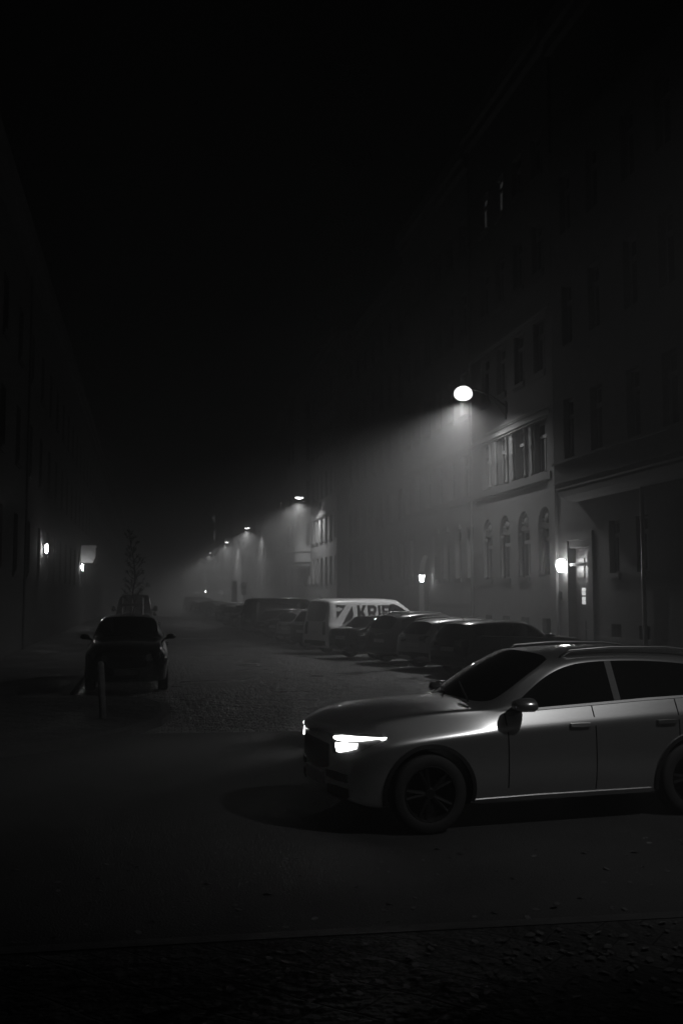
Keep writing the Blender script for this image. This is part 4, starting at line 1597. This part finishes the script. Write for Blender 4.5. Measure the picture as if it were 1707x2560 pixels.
# ------------------------------------------------------------------ street furniture
b = MB()
b.lathe([(0.0, 0.0), (0.055, 0.0), (0.052, 0.85), (0.045, 0.9), (0.02, 0.92), (0.0, 0.92)], 16)
bo = b.build('bollard', mat('worn_post_paint', 0.42, 0.6, noise=0.35, scale=9), smooth=True, loc=(-0.67, 16.5, 0.09))
bo.rotation_euler = (R(1), R(-3.2), 0)
tag(bo, 'leaning pale bollard on the left corner in front of the black car', 'bollard')


def letter_P(m, x, y0, z0, h, side=-1):
    w = h * 0.62
    t = h * 0.18
    def q(a, b_, c, d):
        m.box(x + a, x + b_, y0 - 0.012, y0 - 0.004, z0 + c, z0 + d)
    q(0, t, 0, h)
    q(t, w * 0.8, h - t, h)
    q(t, w * 0.8, h * 0.42, h * 0.42 + t)
    q(w * 0.8, w, h * 0.42 + t * 0.5, h - t * 0.5)


def parking_sign(x, y, label, zc=3.0):
    t = thing('parking_sign', label, 'sign', (x, y, 0), R(-8), 'parking signs')
    p = MB()
    p.tube([(0, 0, 0), (0, 0, zc + 0.35)], 0.03, 10)
    p.build('post', M_METAL, t, smooth=True)
    s = MB()
    s.box(-0.24, 0.24, -0.05, -0.03, zc - 0.27, zc + 0.27)
    pl = s.build('sign_plate', M_SIGNB, t)
    s = MB()
    letter_P(s, -0.11, -0.05, zc - 0.18, 0.36)
    for (a, b_, c_, d_) in ((-0.235, -0.215, -0.265, 0.265), (0.215, 0.235, -0.265, 0.265)):
        s.box(a, b_, -0.056, -0.051, zc + c_, zc + d_)
    s.build('letter', M_SIGNW, pl)
    s = MB()
    s.box(-0.24, 0.24, -0.05, -0.03, zc - 0.85, zc - 0.33)
    s.build('extra_plate', M_SIGNW, t)


parking_sign(8.75, 93, 'nearer blue parking sign with P over a white plate')
parking_sign(8.95, 124, 'farther faint parking sign with P in the haze', 3.05)
t = thing('info_board', 'tall grey notice board left of the nearer parking sign', 'board', (7.75, 91.5, 0), R(-8))
s = MB()
s.box(-0.25, 0.25, -0.05, 0.05, 1.3, 3.4)
s.build('panel', M_SIGNW, t)
s = MB()
for sg in (-1, 1):
    s.tube([(0.2 * sg, 0, 0), (0.2 * sg, 0, 1.3)], 0.03, 8)
s.build('legs', M_METAL, t)


# ------------------------------------------------------------------ trees
def tree(name, label, x, y, h, rad, trunk_h, seed, leaves=500, stakes=False, group=None, r0=0.05, upright=0.5):
    r_ = random.Random(seed)
    t = thing(name, label, 'tree', (x, y, 0), 0, group)
    m = MB()
    tips = []
    pts = [Vector((0, 0, 0))]
    n = 10
    for i in range(1, n + 1):
        pts.append(Vector((r_.gauss(0, 0.03) * i / 3, r_.gauss(0, 0.03) * i / 3, h * i / n)))
    m.tube(pts, [r0 * (1 - 0.9 * i / n) for i in range(n + 1)], 7)
    m.build('trunk', M_BARK, t, smooth=True)
    m = MB()
    nb = 34
    for b_ in range(nb):
        f = b_ / (nb - 1)
        z = trunk_h + (h * 0.95 - trunk_h) * f
        a_ = b_ * 2.4 + r_.uniform(-0.4, 0.4)
        ln = rad * (1.0 - 0.75 * f) * r_.uniform(0.7, 1.2)
        bi = min(n - 1, int(z / h * n))
        base = pts[bi].lerp(pts[bi + 1], z / h * n - bi)
        d = Vector((math.cos(a_), math.sin(a_), upright + 0.5 * f)).normalized()
        p1 = base + d * ln * 0.5 + Vector((0, 0, -0.02))
        p2 = base + d * ln + Vector((0, 0, 0.12 * ln))
        m.tube([base, p1, p2], [r0 * 0.35 * (1 - 0.6 * f), r0 * 0.2, 0.004], 5)
        for k in range(6):
            q = base.lerp(p2, r_.uniform(0.3, 1))
            d2 = (d + Vector((r_.gauss(0, 0.6), r_.gauss(0, 0.6), r_.gauss(0.1, 0.4)))).normalized()
            e = q + d2 * ln * r_.uniform(0.25, 0.5)
            m.tube([q, e], [r0 * 0.12, 0.003], 4)
            tips.append((q, e))
            for kk in range(5):
                q2 = q.lerp(e, r_.uniform(0.3, 1))
                e2 = q2 + Vector((r_.gauss(0, 1), r_.gauss(0, 1), r_.gauss(0.3, 0.8))).normalized() * ln * 0.16
                m.tube([q2, e2], [0.006, 0.002], 3)
                tips.append((q2, e2))
    m.build('branches', M_BARK, t)
    m = MB()
    for i in range(leaves):
        q, e = tips[r_.randrange(len(tips))]
        p = q.lerp(e, r_.uniform(0.2, 1.1)) + Vector((r_.gauss(0, 0.02), r_.gauss(0, 0.02), r_.gauss(0, 0.02)))
        u = Vector((r_.gauss(0, 1), r_.gauss(0, 1), r_.gauss(0, 1))).normalized() * r_.uniform(0.01, 0.024)
        v = u.orthogonal().normalized() * r_.uniform(0.008, 0.016)
        m.quad([p - u, p - v, p + u, p + v])
    m.build('leaves', M_LEAF, t, fixn=False)
    if stakes:
        for (dx, dy) in ((-0.35, -0.25), (0.35, -0.25), (0.0, 0.4)):
            s_ = MB()
            s_.tube([(dx, dy, 0), (dx * 0.9, dy * 0.9, 2.0)], 0.035, 8)
            s_.build('stake', M_STAKE, t, smooth=True)
        s_ = MB()
        s_.box(-0.33, 0.33, -0.28, -0.25, 1.72, 1.8)
        s_.build('crossbar', M_STAKE, t)
    return t


tree('street_tree', 'thin young tree with stakes behind the black car on the left', -0.48, 33.0, 4.3, 0.6, 1.7, 3, leaves=600, stakes=True, r0=0.045)
tree('street_tree', 'bare tree in front of the lit square bay far down the right', 10.9, 150, 9.9, 1.7, 3.5, 5, leaves=700, r0=0.13)

# ------------------------------------------------------------------ haze
h = MB()
h.box(-95, 115, -30, 425, -1.1, 27.5)
ho = h.build('haze', [])
hm = bpy.data.materials.new('haze_volume')
hm.use_nodes = True
nt = hm.node_tree
nt.nodes.remove(nt.nodes['Principled BSDF'])
pv = nt.nodes.new('ShaderNodeVolumePrincipled')
pv.inputs['Color'].default_value = (0.9, 0.9, 0.9, 1)
pv.inputs['Density'].default_value = HAZE
pv.inputs['Anisotropy'].default_value = 0.2
nt.links.new(pv.outputs[0], nt.nodes['Material Output'].inputs['Volume'])
ho.data.materials.append(hm)
tag(ho, 'thin night haze filling the street', 'haze', kind='stuff')
